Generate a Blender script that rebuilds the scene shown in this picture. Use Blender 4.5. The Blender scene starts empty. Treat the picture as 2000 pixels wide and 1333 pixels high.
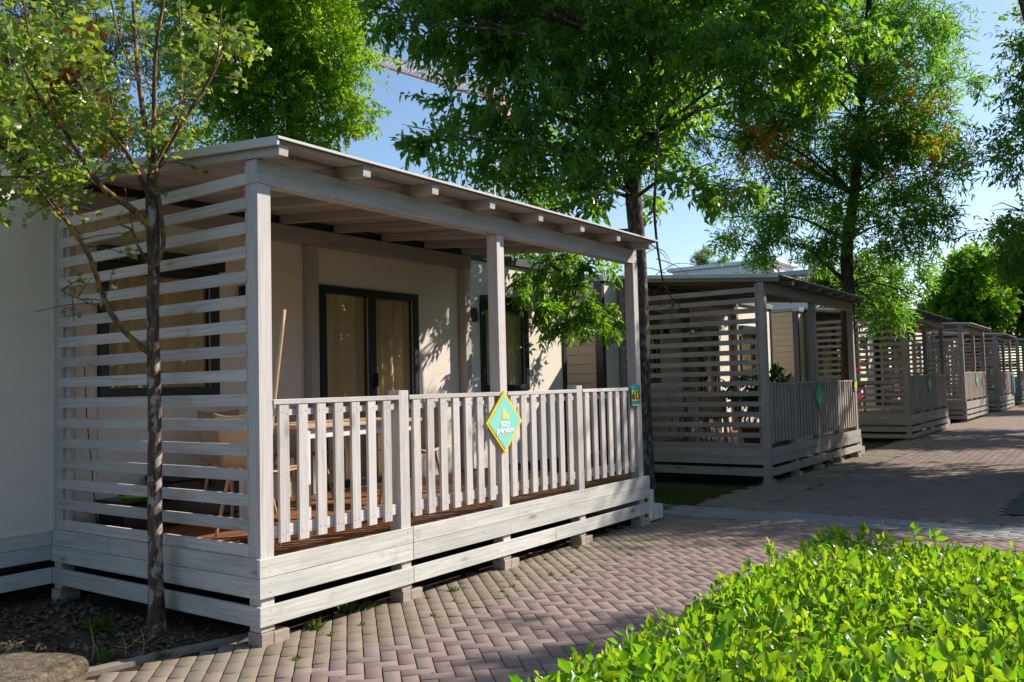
import bpy, bmesh, math, random
import numpy as np
from mathutils import Vector, Matrix

SC = bpy.context.scene
COL = SC.collection
random.seed(7)
R = math.radians

# ------------------------------------------------------------------ camera
CAM_C = Vector((-3.2602, -4.1067, 1.4514))
CAM_R = Vector((0.57847, -0.81535, -0.02409))
CAM_U = Vector((-0.02777, -0.04919, 0.9984))
CAM_F = Vector((0.81523, 0.57688, 0.0511))
cd = bpy.data.cameras.new('camera')
cd.sensor_width = 36.0
cd.lens = 1700.24 / 2000 * 36
cd.clip_start = 0.05
cd.clip_end = 2000
cam = bpy.data.objects.new('camera', cd)
COL.objects.link(cam)
m3 = Matrix((CAM_R, CAM_U, -CAM_F)).transposed()
cam.matrix_world = Matrix.Translation(CAM_C) @ m3.to_4x4()
SC.camera = cam

# ------------------------------------------------------------------ world, sun, exposure
SUN = Vector((1.45, -1.0, 1.18)).normalized()
wd = bpy.data.worlds.new('World')
SC.world = wd
wd.use_nodes = True
wn = wd.node_tree
sky = wn.nodes.new('ShaderNodeTexSky')
sky.sky_type = 'NISHITA'
sky.sun_disc = False
sky.sun_elevation = math.asin(SUN.z)
sky.sun_rotation = math.atan2(SUN.x, SUN.y)
sky.air_density = 1.0
sky.dust_density = 0.6
sky.ozone_density = 2.6
wn.links.new(sky.outputs[0], wn.nodes['Background'].inputs[0])
wn.nodes['Background'].inputs[1].default_value = 0.115
sl = bpy.data.lights.new('sun', 'SUN')
sl.energy = 4.7
sl.angle = R(0.53)
sl.color = (1.0, 0.92, 0.81)
so = bpy.data.objects.new('sun', sl)
so.rotation_euler = SUN.to_track_quat('Z', 'Y').to_euler()
so.location = (20, -20, 25)
COL.objects.link(so)
SC.view_settings.view_transform = 'Standard'
SC.view_settings.look = 'None'
SC.view_settings.exposure = 0.70
SC.view_settings.gamma = 1.0
SC.view_settings.use_curve_mapping = False
SC.cycles.max_bounces = 8
SC.cycles.transparent_max_bounces = 16

DATA = {"T2":[[7.25,9.89,8.51,1.1], [7.79,9.19,7.79,1.1], [8.11,8.65,8.67,1.1], [8.42,8.28,7.96,0.85], [8.68,8.0,7.0,0.5], [8.31,8.55,6.72,0.65], [7.47,9.72,6.9,0.9], [6.38,9.49,7.26,0.66], [8.38,9.86,10.38,1.59], [7.05,10.08,9.51,1.0], [8.26,8.36,9.56,1.0], [7.94,9.09,6.38,0.6], [7.44,11.31,8.94,0.85], [8.49,8.32,6.41,0.35], [7.31,11.67,6.94,0.64]],"T5":[[2.09,7.02,5.69,0.52], [2.44,6.57,5.29,0.52], [2.04,7.17,4.92,0.52], [2.6,6.39,4.7,0.39], [2.22,6.78,6.27,0.58], [2.67,6.2,5.73,0.39], [1.89,7.26,6.34,0.58], [1.65,7.67,5.51,0.78], [2.35,6.76,4.58,0.39], [1.83,7.51,4.41,0.52]],"T3":[[4.47,3.61,6.3,0.32], [4.8,3.13,6.55,0.65], [4.52,2.88,5.92,0.21], [5.86,2.85,6.3,0.52], [5.99,2.64,6.63,0.89], [5.97,2.79,5.33,0.58], [5.72,3.18,4.93,0.31], [4.94,3.09,4.57,0.29], [6.05,2.74,4.57,0.62], [6.35,2.26,5.25,0.79], [6.4,2.11,6.07,0.89], [6.41,2.25,4.28,0.58], [6.72,1.77,4.89,0.72], [5.87,1.16,3.69,0.44], [6.26,2.49,4.02,0.34], [6.89,1.44,5.91,0.89], [7.16,1.11,5.21,0.62], [6.91,0.55,5.83,0.79], [6.43,1.02,4.22,0.52], [7.32,0.56,4.93,0.54], [6.38,-0.09,3.96,0.36], [6.48,-0.39,3.72,0.22], [6.54,-0.26,5.14,0.58], [6.8,-0.5,5.66,0.65], [7.26,-0.97,5.69,0.53], [7.35,-1.24,5.27,0.4], [7.66,-1.53,5.67,0.44], [7.67,-1.69,5.16,0.25], [6.87,-0.69,4.82,0.31], [7.63,1.43,3.91,0.29], [6.12,2.36,7.8,1.24], [7.18,1.37,7.92,1.41], [6.87,-0.2,7.12,1.02], [7.58,-1.17,6.65,0.7], [4.8,2.21,6.98,0.74], [5.32,1.62,3.42,0.24]],"T3h":[[5.97,1.8,2.98,0.27], [6.58,1.8,2.77,0.28], [5.89,1.8,2.49,0.19], [6.3,1.8,2.28,0.26], [6.38,1.5,2.43,0.17], [6.92,1.5,2.4,0.15], [6.74,1.8,2.13,0.12], [5.84,1.8,2.78,0.22], [7.03,1.5,3.02,0.15], [6.57,1.5,2.24,0.15], [5.5,1.8,2.71,0.19], [5.65,1.8,2.41,0.11], [6.25,1.8,2.51,0.2], [5.75,1.8,2.1,0.09], [7.21,1.5,2.52,0.11], [6.66,1.8,3.02,0.2]],"T4":[[14.2,0.12,7.82,0.9], [14.63,-0.4,6.8,1.0], [15.02,-1.01,7.59,0.7], [15.35,-1.52,7.97,0.38], [15.22,-1.2,6.48,0.75], [15.6,-1.81,7.26,0.3], [13.95,0.59,6.63,1.0], [13.32,1.5,6.36,0.8], [12.91,2.07,6.48,0.45], [13.4,1.47,5.36,0.8], [12.96,2.16,4.63,0.5], [13.98,0.65,5.34,0.9], [14.55,-0.18,5.61,0.9], [15.08,-0.9,5.39,0.8], [15.41,-1.41,5.77,0.5], [14.87,-0.53,4.5,0.8], [15.25,-1.06,4.38,0.45], [14.3,0.3,4.22,0.7], [13.78,1.04,4.15,0.6], [13.32,1.69,4.27,0.5], [14.73,-0.23,3.41,0.5], [15.04,0.04,3.26,0.41], [15.1,-0.37,2.97,0.4], [15.53,-0.49,3.4,0.39], [15.53,-0.81,3.02,0.28], [14.75,-0.19,2.61,0.22], [14.72,0.17,2.84,0.25], [14.0,0.32,8.72,0.9], [14.71,-0.63,8.2,0.7], [13.57,1.03,7.65,0.7]],"T4o":[[12.7,1.21,5.77,0.48], [12.43,1.62,5.5,0.34], [12.58,1.35,6.16,0.38], [14.23,-1.02,6.57,0.58], [14.48,-1.29,5.6,0.48], [13.89,-0.57,6.97,0.38], [13.04,0.76,5.38,0.29], [12.29,1.89,4.74,0.24], [13.8,-0.37,6.01,0.38], [14.54,-1.35,5.22,0.24], [14.04,-0.82,7.34,0.29], [13.45,0.06,6.79,0.29], [13.19,0.49,6.13,0.24], [12.82,1.08,5.29,0.29], [14.04,-0.65,5.33,0.29], [14.25,-0.99,5.9,0.24], [13.53,-0.13,7.65,0.24]],"T5o":[[2.22,6.16,5.46,0.25], [2.38,5.99,4.89,0.19], [1.89,6.6,5.91,0.19], [2.45,5.93,4.46,0.19], [2.11,6.3,5.71,0.22], [1.71,6.87,5.67,0.16], [1.98,6.54,5.1,0.16], [1.8,6.79,5.17,0.16], [2.05,6.43,5.28,0.19], [2.5,5.85,4.7,0.16], [2.28,6.04,5.89,0.16]],"T6":[[10.73,-2.97,6.18,0.2], [10.81,-3.03,5.64,0.22], [10.78,-3.02,5.93,0.16], [10.79,-2.99,5.35,0.2], [10.72,-2.85,4.85,0.35], [10.84,-2.97,4.41,0.4], [10.71,-2.74,3.87,0.3], [10.86,-2.93,3.54,0.36], [10.81,-2.82,3.18,0.25], [10.97,-3.02,2.89,0.36], [11.41,-3.58,6.13,0.81], [11.41,-3.44,4.59,0.7], [11.61,-3.63,3.48,0.81], [12.56,-4.24,5.07,1.07], [12.51,-4.32,6.6,1.22], [13.03,-4.82,4.06,1.07], [13.83,-5.26,5.98,1.27]],"T7":[[43.48,2.27,5.7,1.24], [44.22,1.3,4.93,0.94], [43.08,2.92,4.73,1.11], [43.74,1.81,6.8,0.64], [43.81,1.94,4.09,1.04], [44.45,1.03,4.18,0.62]],"T8":[[49.65,0.45,6.03,1.49], [49.15,1.06,7.13,0.95], [50.25,-0.49,7.09,2.16], [49.74,0.11,8.46,1.35], [49.54,0.75,4.42,1.22], [50.78,-1.04,4.91,2.16]],"T9":[[25.59,1.68,4.23,0.71], [26.06,1.05,3.82,0.71], [25.33,2.09,3.77,0.64], [25.85,1.26,4.86,0.64], [25.04,2.45,4.26,0.56], [26.36,0.69,3.09,0.56], [26.18,0.82,4.52,0.44], [25.8,1.45,3.59,0.71], [25.31,2.06,4.4,0.71]],"Tb":[[13.41,5.04,4.01,0.45], [13.15,5.4,4.24,0.45], [13.71,4.64,3.77,0.34], [12.82,5.84,4.48,0.45], [12.5,6.31,4.27,0.45]],"Tp":[[67.52,24.98,11.68,0.97], [66.88,25.88,11.62,0.62], [68.16,24.08,11.56,0.62]],"trunks":{"T3":[[7.29,1.22,0.03], [7.23,1.21,1.09], [7.17,1.17,2.46], [7.11,1.16,3.48], [7.08,1.17,3.96], [7.1,1.09,4.57], [7.14,0.96,5.31], [7.17,0.85,6.13], [7.16,0.77,7.22]],"T3b":[[7.17,1.21,3.91], [7.02,1.36,4.67], [6.9,1.47,5.36], [6.76,1.6,6.19], [6.61,1.72,7.16]],"T4":[[14.48,0.42,0.03], [14.41,0.36,1.83], [14.36,0.31,3.23], [14.33,0.26,4.12], [14.38,0.11,5.02], [14.41,-0.05,6.41], [14.43,-0.2,7.81], [14.46,-0.34,9.0]],"vine":[[6.51,0.52,4.7], [6.52,0.54,4.28], [6.52,0.6,3.65], [6.54,0.6,3.27], [6.57,0.58,2.95], [6.62,0.55,2.66], [6.7,0.45,2.44], [6.8,0.32,2.28]],"T6":[[12.71,-4.37,0.12], [12.6,-4.42,2.38], [12.45,-4.41,4.64], [12.36,-4.44,6.52]],"limb":[[12.48,-4.43,4.41], [11.57,-3.7,4.95], [10.97,-3.3,6.06], [10.7,-3.16,6.75], [10.47,-3.05,7.28]]},"T1":{"trunk":[[-0.13,0.82,-0.0,0.06], [-0.14,0.81,0.27,0.0573], [-0.16,0.79,0.73,0.0547], [-0.17,0.77,1.2,0.052], [-0.19,0.75,1.67,0.0493], [-0.2,0.74,1.98,0.0467], [-0.2,0.73,2.2,0.044], [-0.21,0.72,2.45,0.0413], [-0.22,0.71,2.64,0.0387], [-0.22,0.7,2.81,0.036]],"A":[[-0.2,0.72,2.2,0.018], [-0.18,0.66,2.36,0.0172], [-0.2,0.65,2.54,0.0165], [-0.23,0.65,2.75,0.0158], [-0.24,0.64,2.91,0.015]],"B":[[-0.22,0.7,2.8,0.026], [-0.22,0.78,3.1,0.022], [-0.22,0.86,3.44,0.018], [-0.21,0.92,3.82,0.014], [-0.2,0.98,4.24,0.01]],"C":[[-0.22,0.7,2.8,0.02], [-0.27,0.61,3.21,0.0173], [-0.32,0.51,3.49,0.0145], [-0.34,0.4,3.76,0.0118], [-0.38,0.3,4.02,0.009]],"D":[[-0.22,0.7,2.8,0.018], [-0.12,0.69,3.04,0.0155], [-0.03,0.7,3.29,0.013], [0.01,0.75,3.64,0.0105], [0.04,0.82,4.08,0.008]],"E":[[-0.21,0.69,2.8,0.014], [-0.18,0.49,3.05,0.0118], [-0.14,0.29,3.27,0.0095], [-0.15,0.16,3.42,0.0072], [-0.19,0.06,3.68,0.005]],"F":[[-0.22,0.7,2.83,0.01], [-0.11,0.57,3.16,0.008], [-0.05,0.52,3.36,0.006], [-0.02,0.51,3.67,0.004]],"G":[[-0.17,0.61,3.01,0.008], [-0.03,0.63,3.16,0.0067], [0.14,0.58,3.51,0.0053], [0.26,0.63,3.73,0.004]],"H":[[-0.21,0.72,2.45,0.03], [-0.33,0.73,2.56,0.0263], [-0.48,0.79,2.67,0.0227], [-0.6,0.8,2.82,0.019], [-0.72,0.81,2.99,0.0153], [-0.85,0.84,3.17,0.0117], [-0.98,0.86,3.42,0.008]],"I":[[-0.22,0.71,2.61,0.02], [-0.26,0.91,2.95,0.0176], [-0.33,1.16,3.24,0.0152], [-0.35,1.34,3.51,0.0128], [-0.37,1.51,3.85,0.0104], [-0.37,1.66,4.24,0.008]],"J":[[-0.2,0.77,1.7,0.024], [-0.31,0.82,1.81,0.0224], [-0.41,0.85,1.95,0.0209], [-0.48,0.84,2.1,0.0193], [-0.55,0.83,2.27,0.0178], [-0.65,0.86,2.44,0.0162], [-0.75,0.89,2.59,0.0147], [-0.87,0.95,2.77,0.0131], [-0.97,0.99,2.86,0.0116], [-1.1,1.06,3.03,0.01]],"K":[[-0.66,0.84,2.44,0.01], [-0.77,0.81,2.52,0.0088], [-0.95,0.7,2.63,0.0075], [-1.07,0.71,2.62,0.0063], [-1.21,0.73,2.64,0.005]],"L":[[-0.2,0.73,2.2,0.014], [-0.3,0.73,2.34,0.0113], [-0.36,0.7,2.43,0.0087], [-0.44,0.69,2.45,0.006]],"M":[[-0.57,0.85,2.83,0.01], [-0.65,1.13,2.91,0.0083], [-0.67,1.47,3.16,0.0067], [-0.76,1.75,3.39,0.005]],"N":[[-0.4,0.86,1.95,0.005], [-0.54,0.87,2.0,0.004], [-0.68,0.9,2.06,0.003]],"O":[[-0.47,0.8,2.67,0.01], [-0.44,1.18,2.85,0.0085], [-0.46,1.52,3.12,0.007], [-0.51,1.75,3.46,0.0055], [-0.53,1.92,3.8,0.004]],"Q":[[-0.26,0.91,2.95,0.01], [-0.24,1.2,3.41,0.0083], [-0.23,1.31,3.85,0.0067], [-0.21,1.42,4.23,0.005]],"R":[[-0.24,0.84,3.43,0.008], [-0.47,0.64,3.53,0.0067], [-0.56,0.58,3.73,0.0053], [-0.59,0.6,3.91,0.004]],"S":[[-0.7,0.85,3.0,0.008], [-0.95,0.65,3.3,0.0067], [-1.04,0.58,3.5,0.0053], [-1.11,0.49,3.67,0.004]],"U":[[-0.88,0.94,2.77,0.009], [-0.88,1.26,3.19,0.0065], [-0.86,1.53,3.63,0.004]]}}

# ------------------------------------------------------------------ materials
MATS = {}
def newmat(name):
    m = bpy.data.materials.new(name)
    m.use_nodes = True
    nt = m.node_tree
    MATS[name] = m
    return m, nt, nt.nodes['Principled BSDF']

def node(nt, t, **kw):
    n = nt.nodes.new(t)
    for k, v in kw.items():
        setattr(n, k, v)
    return n

def math_(nt, op, a, b=None, clamp=False):
    n = node(nt, 'ShaderNodeMath', operation=op, use_clamp=clamp)
    for i, v in enumerate((a, b)):
        if v is None: continue
        if hasattr(v, 'links'): nt.links.new(v, n.inputs[i])
        else: n.inputs[i].default_value = v
    return n.outputs[0]

def mix_(nt, fac, a, b, blend='MIX'):
    n = node(nt, 'ShaderNodeMix', data_type='RGBA', blend_type=blend)
    for s, v in ((n.inputs[0], fac), (n.inputs[6], a), (n.inputs[7], b)):
        if hasattr(v, 'links'): nt.links.new(v, s)
        elif isinstance(v, (int, float)): s.default_value = v
        else: s.default_value = (*v, 1)
    return n.outputs[2]

def ramp_(nt, fac, stops):
    n = node(nt, 'ShaderNodeValToRGB')
    e = n.color_ramp.elements
    while len(e) < len(stops): e.new(0.5)
    for i, (p, c) in enumerate(stops):
        e[i].position = p
        e[i].color = (c, c, c, 1) if isinstance(c, (int, float)) else (*c, 1)
    nt.links.new(fac, n.inputs[0])
    return n.outputs[0]

def noise_(nt, vec, scale, detail=4, rough=0.55):
    n = node(nt, 'ShaderNodeTexNoise')
    n.inputs['Scale'].default_value = scale
    n.inputs['Detail'].default_value = detail
    n.inputs['Roughness'].default_value = rough
    if vec is not None: nt.links.new(vec, n.inputs['Vector'])
    return n.outputs['Fac']

def vmul_(nt, vec, s):
    n = node(nt, 'ShaderNodeVectorMath', operation='MULTIPLY')
    nt.links.new(vec, n.inputs[0]); n.inputs[1].default_value = s
    return n.outputs[0]

def rand_uv(nt):
    uv = node(nt, 'ShaderNodeUVMap').outputs[0]
    r = node(nt, 'ShaderNodeObjectInfo').outputs['Random']
    c = node(nt, 'ShaderNodeCombineXYZ')
    nt.links.new(math_(nt, 'MULTIPLY', r, 173.3), c.inputs[0])
    nt.links.new(math_(nt, 'MULTIPLY', r, 57.1), c.inputs[1])
    a = node(nt, 'ShaderNodeVectorMath', operation='ADD')
    nt.links.new(uv, a.inputs[0]); nt.links.new(c.outputs[0], a.inputs[1])
    return a.outputs[0], r

def bump_(nt, bsdf, h, strength=0.3, dist=0.01):
    b = node(nt, 'ShaderNodeBump')
    b.inputs['Strength'].default_value = strength
    b.inputs['Distance'].default_value = dist
    nt.links.new(h, b.inputs['Height'])
    nt.links.new(b.outputs[0], bsdf.inputs['Normal'])

def wood(name, light, dark, tint, knot, rough=0.7, knot_amt=0.75, bumpy=0.25):
    m, nt, b = newmat(name)
    v, r = rand_uv(nt)
    warp = noise_(nt, vmul_(nt, v, (1.3, 3.0, 1)), 1.0, 2)
    wv = node(nt, 'ShaderNodeVectorMath', operation='ADD')
    cx = node(nt, 'ShaderNodeCombineXYZ')
    nt.links.new(math_(nt, 'MULTIPLY', warp, 0.035), cx.inputs[1])
    nt.links.new(v, wv.inputs[0]); nt.links.new(cx.outputs[0], wv.inputs[1])
    g = noise_(nt, vmul_(nt, wv.outputs[0], (1.5, 60, 1)), 1.0, 5, 0.6)
    g2 = noise_(nt, vmul_(nt, wv.outputs[0], (6, 260, 1)), 1.0, 2, 0.6)
    blot = noise_(nt, vmul_(nt, v, (1.6, 5, 1)), 1.0, 4, 0.6)
    col = mix_(nt, ramp_(nt, g, [(0.28, 0.0), (0.56, 1.0)]), dark, light)
    st = noise_(nt, vmul_(nt, v, (7.0, 9.0, 1)), 1.0, 6, 0.7)
    col = mix_(nt, math_(nt, 'MULTIPLY', ramp_(nt, st, [(0.56, 0.0), (0.72, 1.0)]), 0.45), col, tuple(0.5 * c for c in dark))
    col = mix_(nt, math_(nt, 'MULTIPLY', ramp_(nt, blot, [(0.42, 0.0), (0.68, 1.0)]), 0.55), col, tint)
    col = mix_(nt, math_(nt, 'MULTIPLY', ramp_(nt, g2, [(0.3, 1.0), (0.55, 0.0)]), 0.16), col, knot)
    vo = node(nt, 'ShaderNodeTexVoronoi')
    nt.links.new(vmul_(nt, v, (1.7, 5.5, 1)), vo.inputs['Vector'])
    vo.inputs['Scale'].default_value = 1.0
    k = ramp_(nt, vo.outputs['Distance'], [(0.05, 1.0), (0.13, 0.0)])
    col = mix_(nt, math_(nt, 'MULTIPLY', k, knot_amt), col, knot)
    halo = ramp_(nt, vo.outputs['Distance'], [(0.10, 1.0), (0.42, 0.0)])
    col = mix_(nt, math_(nt, 'MULTIPLY', halo, 0.22), col, tuple(0.55 * c for c in light))
    val = math_(nt, 'ADD', math_(nt, 'MULTIPLY', r, 0.24), 0.86)
    hs = node(nt, 'ShaderNodeHueSaturation')
    nt.links.new(val, hs.inputs['Value']); nt.links.new(col, hs.inputs['Color'])
    nt.links.new(hs.outputs[0], b.inputs['Base Color'])
    b.inputs['Roughness'].default_value = rough
    b.inputs['Specular IOR Level'].default_value = 0.25
    bump_(nt, b, g, bumpy, 0.004)
    return m

wood('wood_wash', (0.63, 0.585, 0.55), (0.40, 0.365, 0.345), (0.55, 0.525, 0.51), (0.16, 0.12, 0.10), knot_amt=0.55)
wood('wood_skirt', (0.64, 0.625, 0.58), (0.44, 0.435, 0.41), (0.38, 0.395, 0.385), (0.14, 0.13, 0.12), knot_amt=0.7)
wood('wood_grey', (0.47, 0.425, 0.395), (0.35, 0.315, 0.29), (0.40, 0.38, 0.36), (0.12, 0.10, 0.09), knot_amt=0.5)
wood('aged_wash', (0.42, 0.37, 0.325), (0.25, 0.215, 0.185), (0.34, 0.31, 0.28), (0.10, 0.08, 0.065), knot_amt=0.6)  # darker, browner set of timber tones for the porches beyond the first
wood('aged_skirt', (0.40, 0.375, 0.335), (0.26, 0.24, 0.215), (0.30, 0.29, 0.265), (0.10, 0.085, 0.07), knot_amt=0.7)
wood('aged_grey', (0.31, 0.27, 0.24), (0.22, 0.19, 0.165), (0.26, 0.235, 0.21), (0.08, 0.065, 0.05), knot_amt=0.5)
wood('wood_raw', (0.40, 0.24, 0.15), (0.30, 0.17, 0.10), (0.34, 0.2, 0.12), (0.1, 0.05, 0.03))
wood('deck_wood', (0.27, 0.11, 0.042), (0.16, 0.06, 0.022), (0.20, 0.08, 0.03), (0.06, 0.025, 0.01), rough=0.5)
wood('wood_pale', (0.50, 0.36, 0.23), (0.40, 0.27, 0.16), (0.46, 0.32, 0.20), (0.3, 0.18, 0.09), rough=0.5, knot_amt=0.3)

def plain(name, col, rough=0.5, metal=0.0, spec=0.4, nscale=0, namt=0.0, bump=0.0, ncol=None, randv=0.0):
    m, nt, b = newmat(name)
    b.inputs['Roughness'].default_value = rough
    b.inputs['Metallic'].default_value = metal
    b.inputs['Specular IOR Level'].default_value = spec
    if nscale:
        tc = node(nt, 'ShaderNodeTexCoord').outputs['Object']
        n = noise_(nt, tc, nscale, 6, 0.6)
        c2 = ncol or tuple(x * 0.6 for x in col)
        c = mix_(nt, math_(nt, 'MULTIPLY', ramp_(nt, n, [(0.35, 0), (0.7, 1)]), namt), col, c2)
        if randv:
            hs = node(nt, 'ShaderNodeHueSaturation')
            r = node(nt, 'ShaderNodeObjectInfo').outputs['Random']
            nt.links.new(math_(nt, 'ADD', math_(nt, 'MULTIPLY', r, randv), 1 - randv / 2), hs.inputs['Value'])
            nt.links.new(c, hs.inputs['Color']); c = hs.outputs[0]
        nt.links.new(c, b.inputs['Base Color'])
        if bump: bump_(nt, b, n, bump, 0.01)
    else:
        b.inputs['Base Color'].default_value = (*col, 1)
    return m

plain('anthracite', (0.018, 0.021, 0.028), 0.4, 0.0, 0.5, 3, 0.2)
plain('fascia_metal', (0.075, 0.08, 0.085), 0.45, 0.3, 0.5, 2, 0.3)
plain('cap_metal', (0.30, 0.31, 0.32), 0.4, 0.4, 0.5, 2, 0.2)
plain('roof_sheet', (0.62, 0.60, 0.57), 0.55, 0.0, 0.4, 2.5, 0.25)
plain('roof_top', (0.30, 0.29, 0.28), 0.8, 0.0, 0.3, 1.5, 0.4)
plain('interior', (0.10, 0.075, 0.05), 0.9)
plain('brass_steel', (0.6, 0.6, 0.6), 0.3, 0.9)
plain('black_plastic', (0.012, 0.012, 0.014), 0.35, 0.0, 0.5)
plain('slate_plastic', (0.03, 0.035, 0.045), 0.4, 0.0, 0.5)
plain('white_plastic', (0.75, 0.74, 0.72), 0.4, 0.0, 0.5)
plain('green_rubber', (0.22, 0.42, 0.02), 0.4)
plain('nail', (0.10, 0.09, 0.08), 0.6)
plain('teal_paint', (0.02, 0.33, 0.36), 0.45)
plain('aqua_paint', (0.25, 0.66, 0.58), 0.45)
plain('green_paint', (0.05, 0.42, 0.25), 0.45)
plain('yellow_paint', (0.80, 0.62, 0.02), 0.45)
plain('print_yellow', (0.80, 0.66, 0.16), 0.5)
plain('print_white', (0.85, 0.9, 0.88), 0.5)
plain('print_black', (0.02, 0.02, 0.02), 0.5)
plain('red_brown', (0.075, 0.012, 0.010), 0.6, 0, 0.3, 8, 0.5)
plain('pink_petal', (0.75, 0.10, 0.22), 0.6)
plain('terracotta', (0.32, 0.13, 0.07), 0.8, 0, 0.2, 10, 0.3)
plain('blue_cloth', (0.04, 0.22, 0.38), 0.9)
plain('crane_white', (0.72, 0.68, 0.66), 0.5)
plain('crane_red', (0.55, 0.22, 0.20), 0.5)
plain('far_white', (0.66, 0.66, 0.68), 0.7, 0, 0.2, 0.3, 0.15)
plain('far_roof', (0.36, 0.36, 0.38), 0.8, 0, 0.2, 0.5, 0.3)
plain('far_glass', (0.06, 0.08, 0.10), 0.1, 0, 0.6)
plain('footing', (0.40, 0.33, 0.28), 0.9, 0, 0.15, 40, 0.5, 0.3, None, 0.3)
plain('straw', (0.45, 0.30, 0.12), 0.9, 0, 0.2, 30, 0.4)
plain('petal_orange', (0.62, 0.16, 0.02), 0.6)
plain('dry_leaf', (0.36, 0.22, 0.08), 0.8, 0, 0.2, 30, 0.4)
plain('kerb', (0.26, 0.23, 0.19), 0.95, 0, 0.1, 25, 0.6, 0.4)
plain('path_sand', (0.055, 0.038, 0.025), 0.97, 0, 0.05, 60, 0.6)
plain('strip_stone', (0.12, 0.115, 0.115), 0.95, 0, 0.1, 30, 0.5, 0.3)
plain('asphalt', (0.055, 0.055, 0.06), 0.9, 0, 0.2, 40, 0.4, 0.2)

def stucco(name, col, seed=0):
    m, nt, b = newmat(name)
    v, r = rand_uv(nt)
    n1 = noise_(nt, vmul_(nt, v, (1, 1, 1)), 1.8, 5, 0.6)
    n2 = noise_(nt, vmul_(nt, v, (9, 1.1, 1)), 1.0, 5, 0.65)
    n3 = noise_(nt, v, 220, 3, 0.7)
    c = mix_(nt, math_(nt, 'MULTIPLY', ramp_(nt, n1, [(0.35, 0), (0.7, 1)]), 0.5), col, tuple(x * 0.86 for x in col))
    c = mix_(nt, math_(nt, 'MULTIPLY', ramp_(nt, n2, [(0.52, 0), (0.75, 1)]), 0.30), c, tuple(x * y for x, y in zip(col, (0.70, 0.69, 0.67))))
    nt.links.new(c, b.inputs['Base Color'])
    b.inputs['Roughness'].default_value = 0.85
    b.inputs['Specular IOR Level'].default_value = 0.2
    bump_(nt, b, n3, 0.25, 0.002)
    return m
stucco('wall_stucco', (0.77, 0.70, 0.62))
stucco('cladding', (0.52, 0.42, 0.32))

def curtain_mat():
    m, nt, b = newmat('curtain')
    v, r = rand_uv(nt)
    n = noise_(nt, vmul_(nt, v, (3, 0.3, 1)), 2.0, 3)
    c = mix_(nt, n, (0.56, 0.42, 0.26), (0.76, 0.61, 0.42))
    nt.links.new(c, b.inputs['Base Color'])
    b.inputs['Roughness'].default_value = 0.95
    b.inputs['Specular IOR Level'].default_value = 0.05
curtain_mat()

def glass_mat():
    m, nt, b = newmat('window_glass')
    nt.nodes.remove(b)
    out = nt.nodes['Material Output']
    t = node(nt, 'ShaderNodeBsdfTransparent'); t.inputs[0].default_value = (0.95, 0.95, 0.93, 1)
    g = node(nt, 'ShaderNodeBsdfGlossy'); g.inputs['Roughness'].default_value = 0.015
    f = node(nt, 'ShaderNodeFresnel'); f.inputs[0].default_value = 1.5
    mx = node(nt, 'ShaderNodeMixShader')
    bf = node(nt, 'ShaderNodeNewGeometry').outputs['Backfacing']
    front = math_(nt, 'SUBTRACT', 1.0, bf)
    nt.links.new(math_(nt, 'MULTIPLY', math_(nt, 'MULTIPLY', f.outputs[0], 2.2, True), front), mx.inputs[0])
    nt.links.new(t.outputs[0], mx.inputs[1]); nt.links.new(g.outputs[0], mx.inputs[2])
    nt.links.new(mx.outputs[0], out.inputs[0])
glass_mat()

def leaf_mat(name, ca, cb, ta, tb, trans=0.45, rough=0.42, spec=0.35):
    """two leaf colours picked by the leaf's own tint; reflected and transmitted light"""
    m, nt, b = newmat(name)
    at = node(nt, 'ShaderNodeAttribute', attribute_name='tint').outputs['Fac']
    r = node(nt, 'ShaderNodeObjectInfo').outputs['Random']
    fac = math_(nt, 'FRACT', math_(nt, 'ADD', at, math_(nt, 'MULTIPLY', r, 0.999)))
    fac = math_(nt, 'ABSOLUTE', math_(nt, 'SUBTRACT', math_(nt, 'MULTIPLY', fac, 2.0), 1.0))
    c = mix_(nt, fac, ca, cb)
    tcol = mix_(nt, fac, ta, tb)
    nt.links.new(c, b.inputs['Base Color'])
    b.inputs['Roughness'].default_value = rough
    b.inputs['Specular IOR Level'].default_value = spec
    t = node(nt, 'ShaderNodeBsdfTranslucent')
    nt.links.new(tcol, t.inputs[0])
    mx = node(nt, 'ShaderNodeMixShader'); mx.inputs[0].default_value = trans
    nt.links.new(b.outputs[0], mx.inputs[1]); nt.links.new(t.outputs[0], mx.inputs[2])
    nt.links.new(mx.outputs[0], nt.nodes['Material Output'].inputs[0])
    return m
leaf_mat('leaf_hedge', (0.070, 0.20, 0.016), (0.19, 0.31, 0.02), (0.20, 0.50, 0.012), (0.52, 0.70, 0.015), 0.5, 0.28, 0.5)
leaf_mat('leaf_ash', (0.048, 0.12, 0.022), (0.09, 0.17, 0.025), (0.18, 0.46, 0.015), (0.44, 0.64, 0.02), 0.52, 0.34, 0.55)
leaf_mat('leaf_locust', (0.06, 0.17, 0.012), (0.12, 0.25, 0.012), (0.20, 0.48, 0.008), (0.44, 0.64, 0.01), 0.5, 0.45, 0.3)
leaf_mat('leaf_maple', (0.085, 0.15, 0.04), (0.14, 0.19, 0.05), (0.26, 0.44, 0.03), (0.50, 0.58, 0.04), 0.45, 0.34, 0.6)
leaf_mat('leaf_oak', (0.040, 0.115, 0.028), (0.07, 0.15, 0.032), (0.18, 0.50, 0.03), (0.34, 0.60, 0.05), 0.55, 0.5, 0.3)
leaf_mat('leaf_silver', (0.14, 0.20, 0.10), (0.22, 0.26, 0.15), (0.18, 0.26, 0.06), (0.30, 0.34, 0.10), 0.35, 0.5, 0.3)
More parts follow.
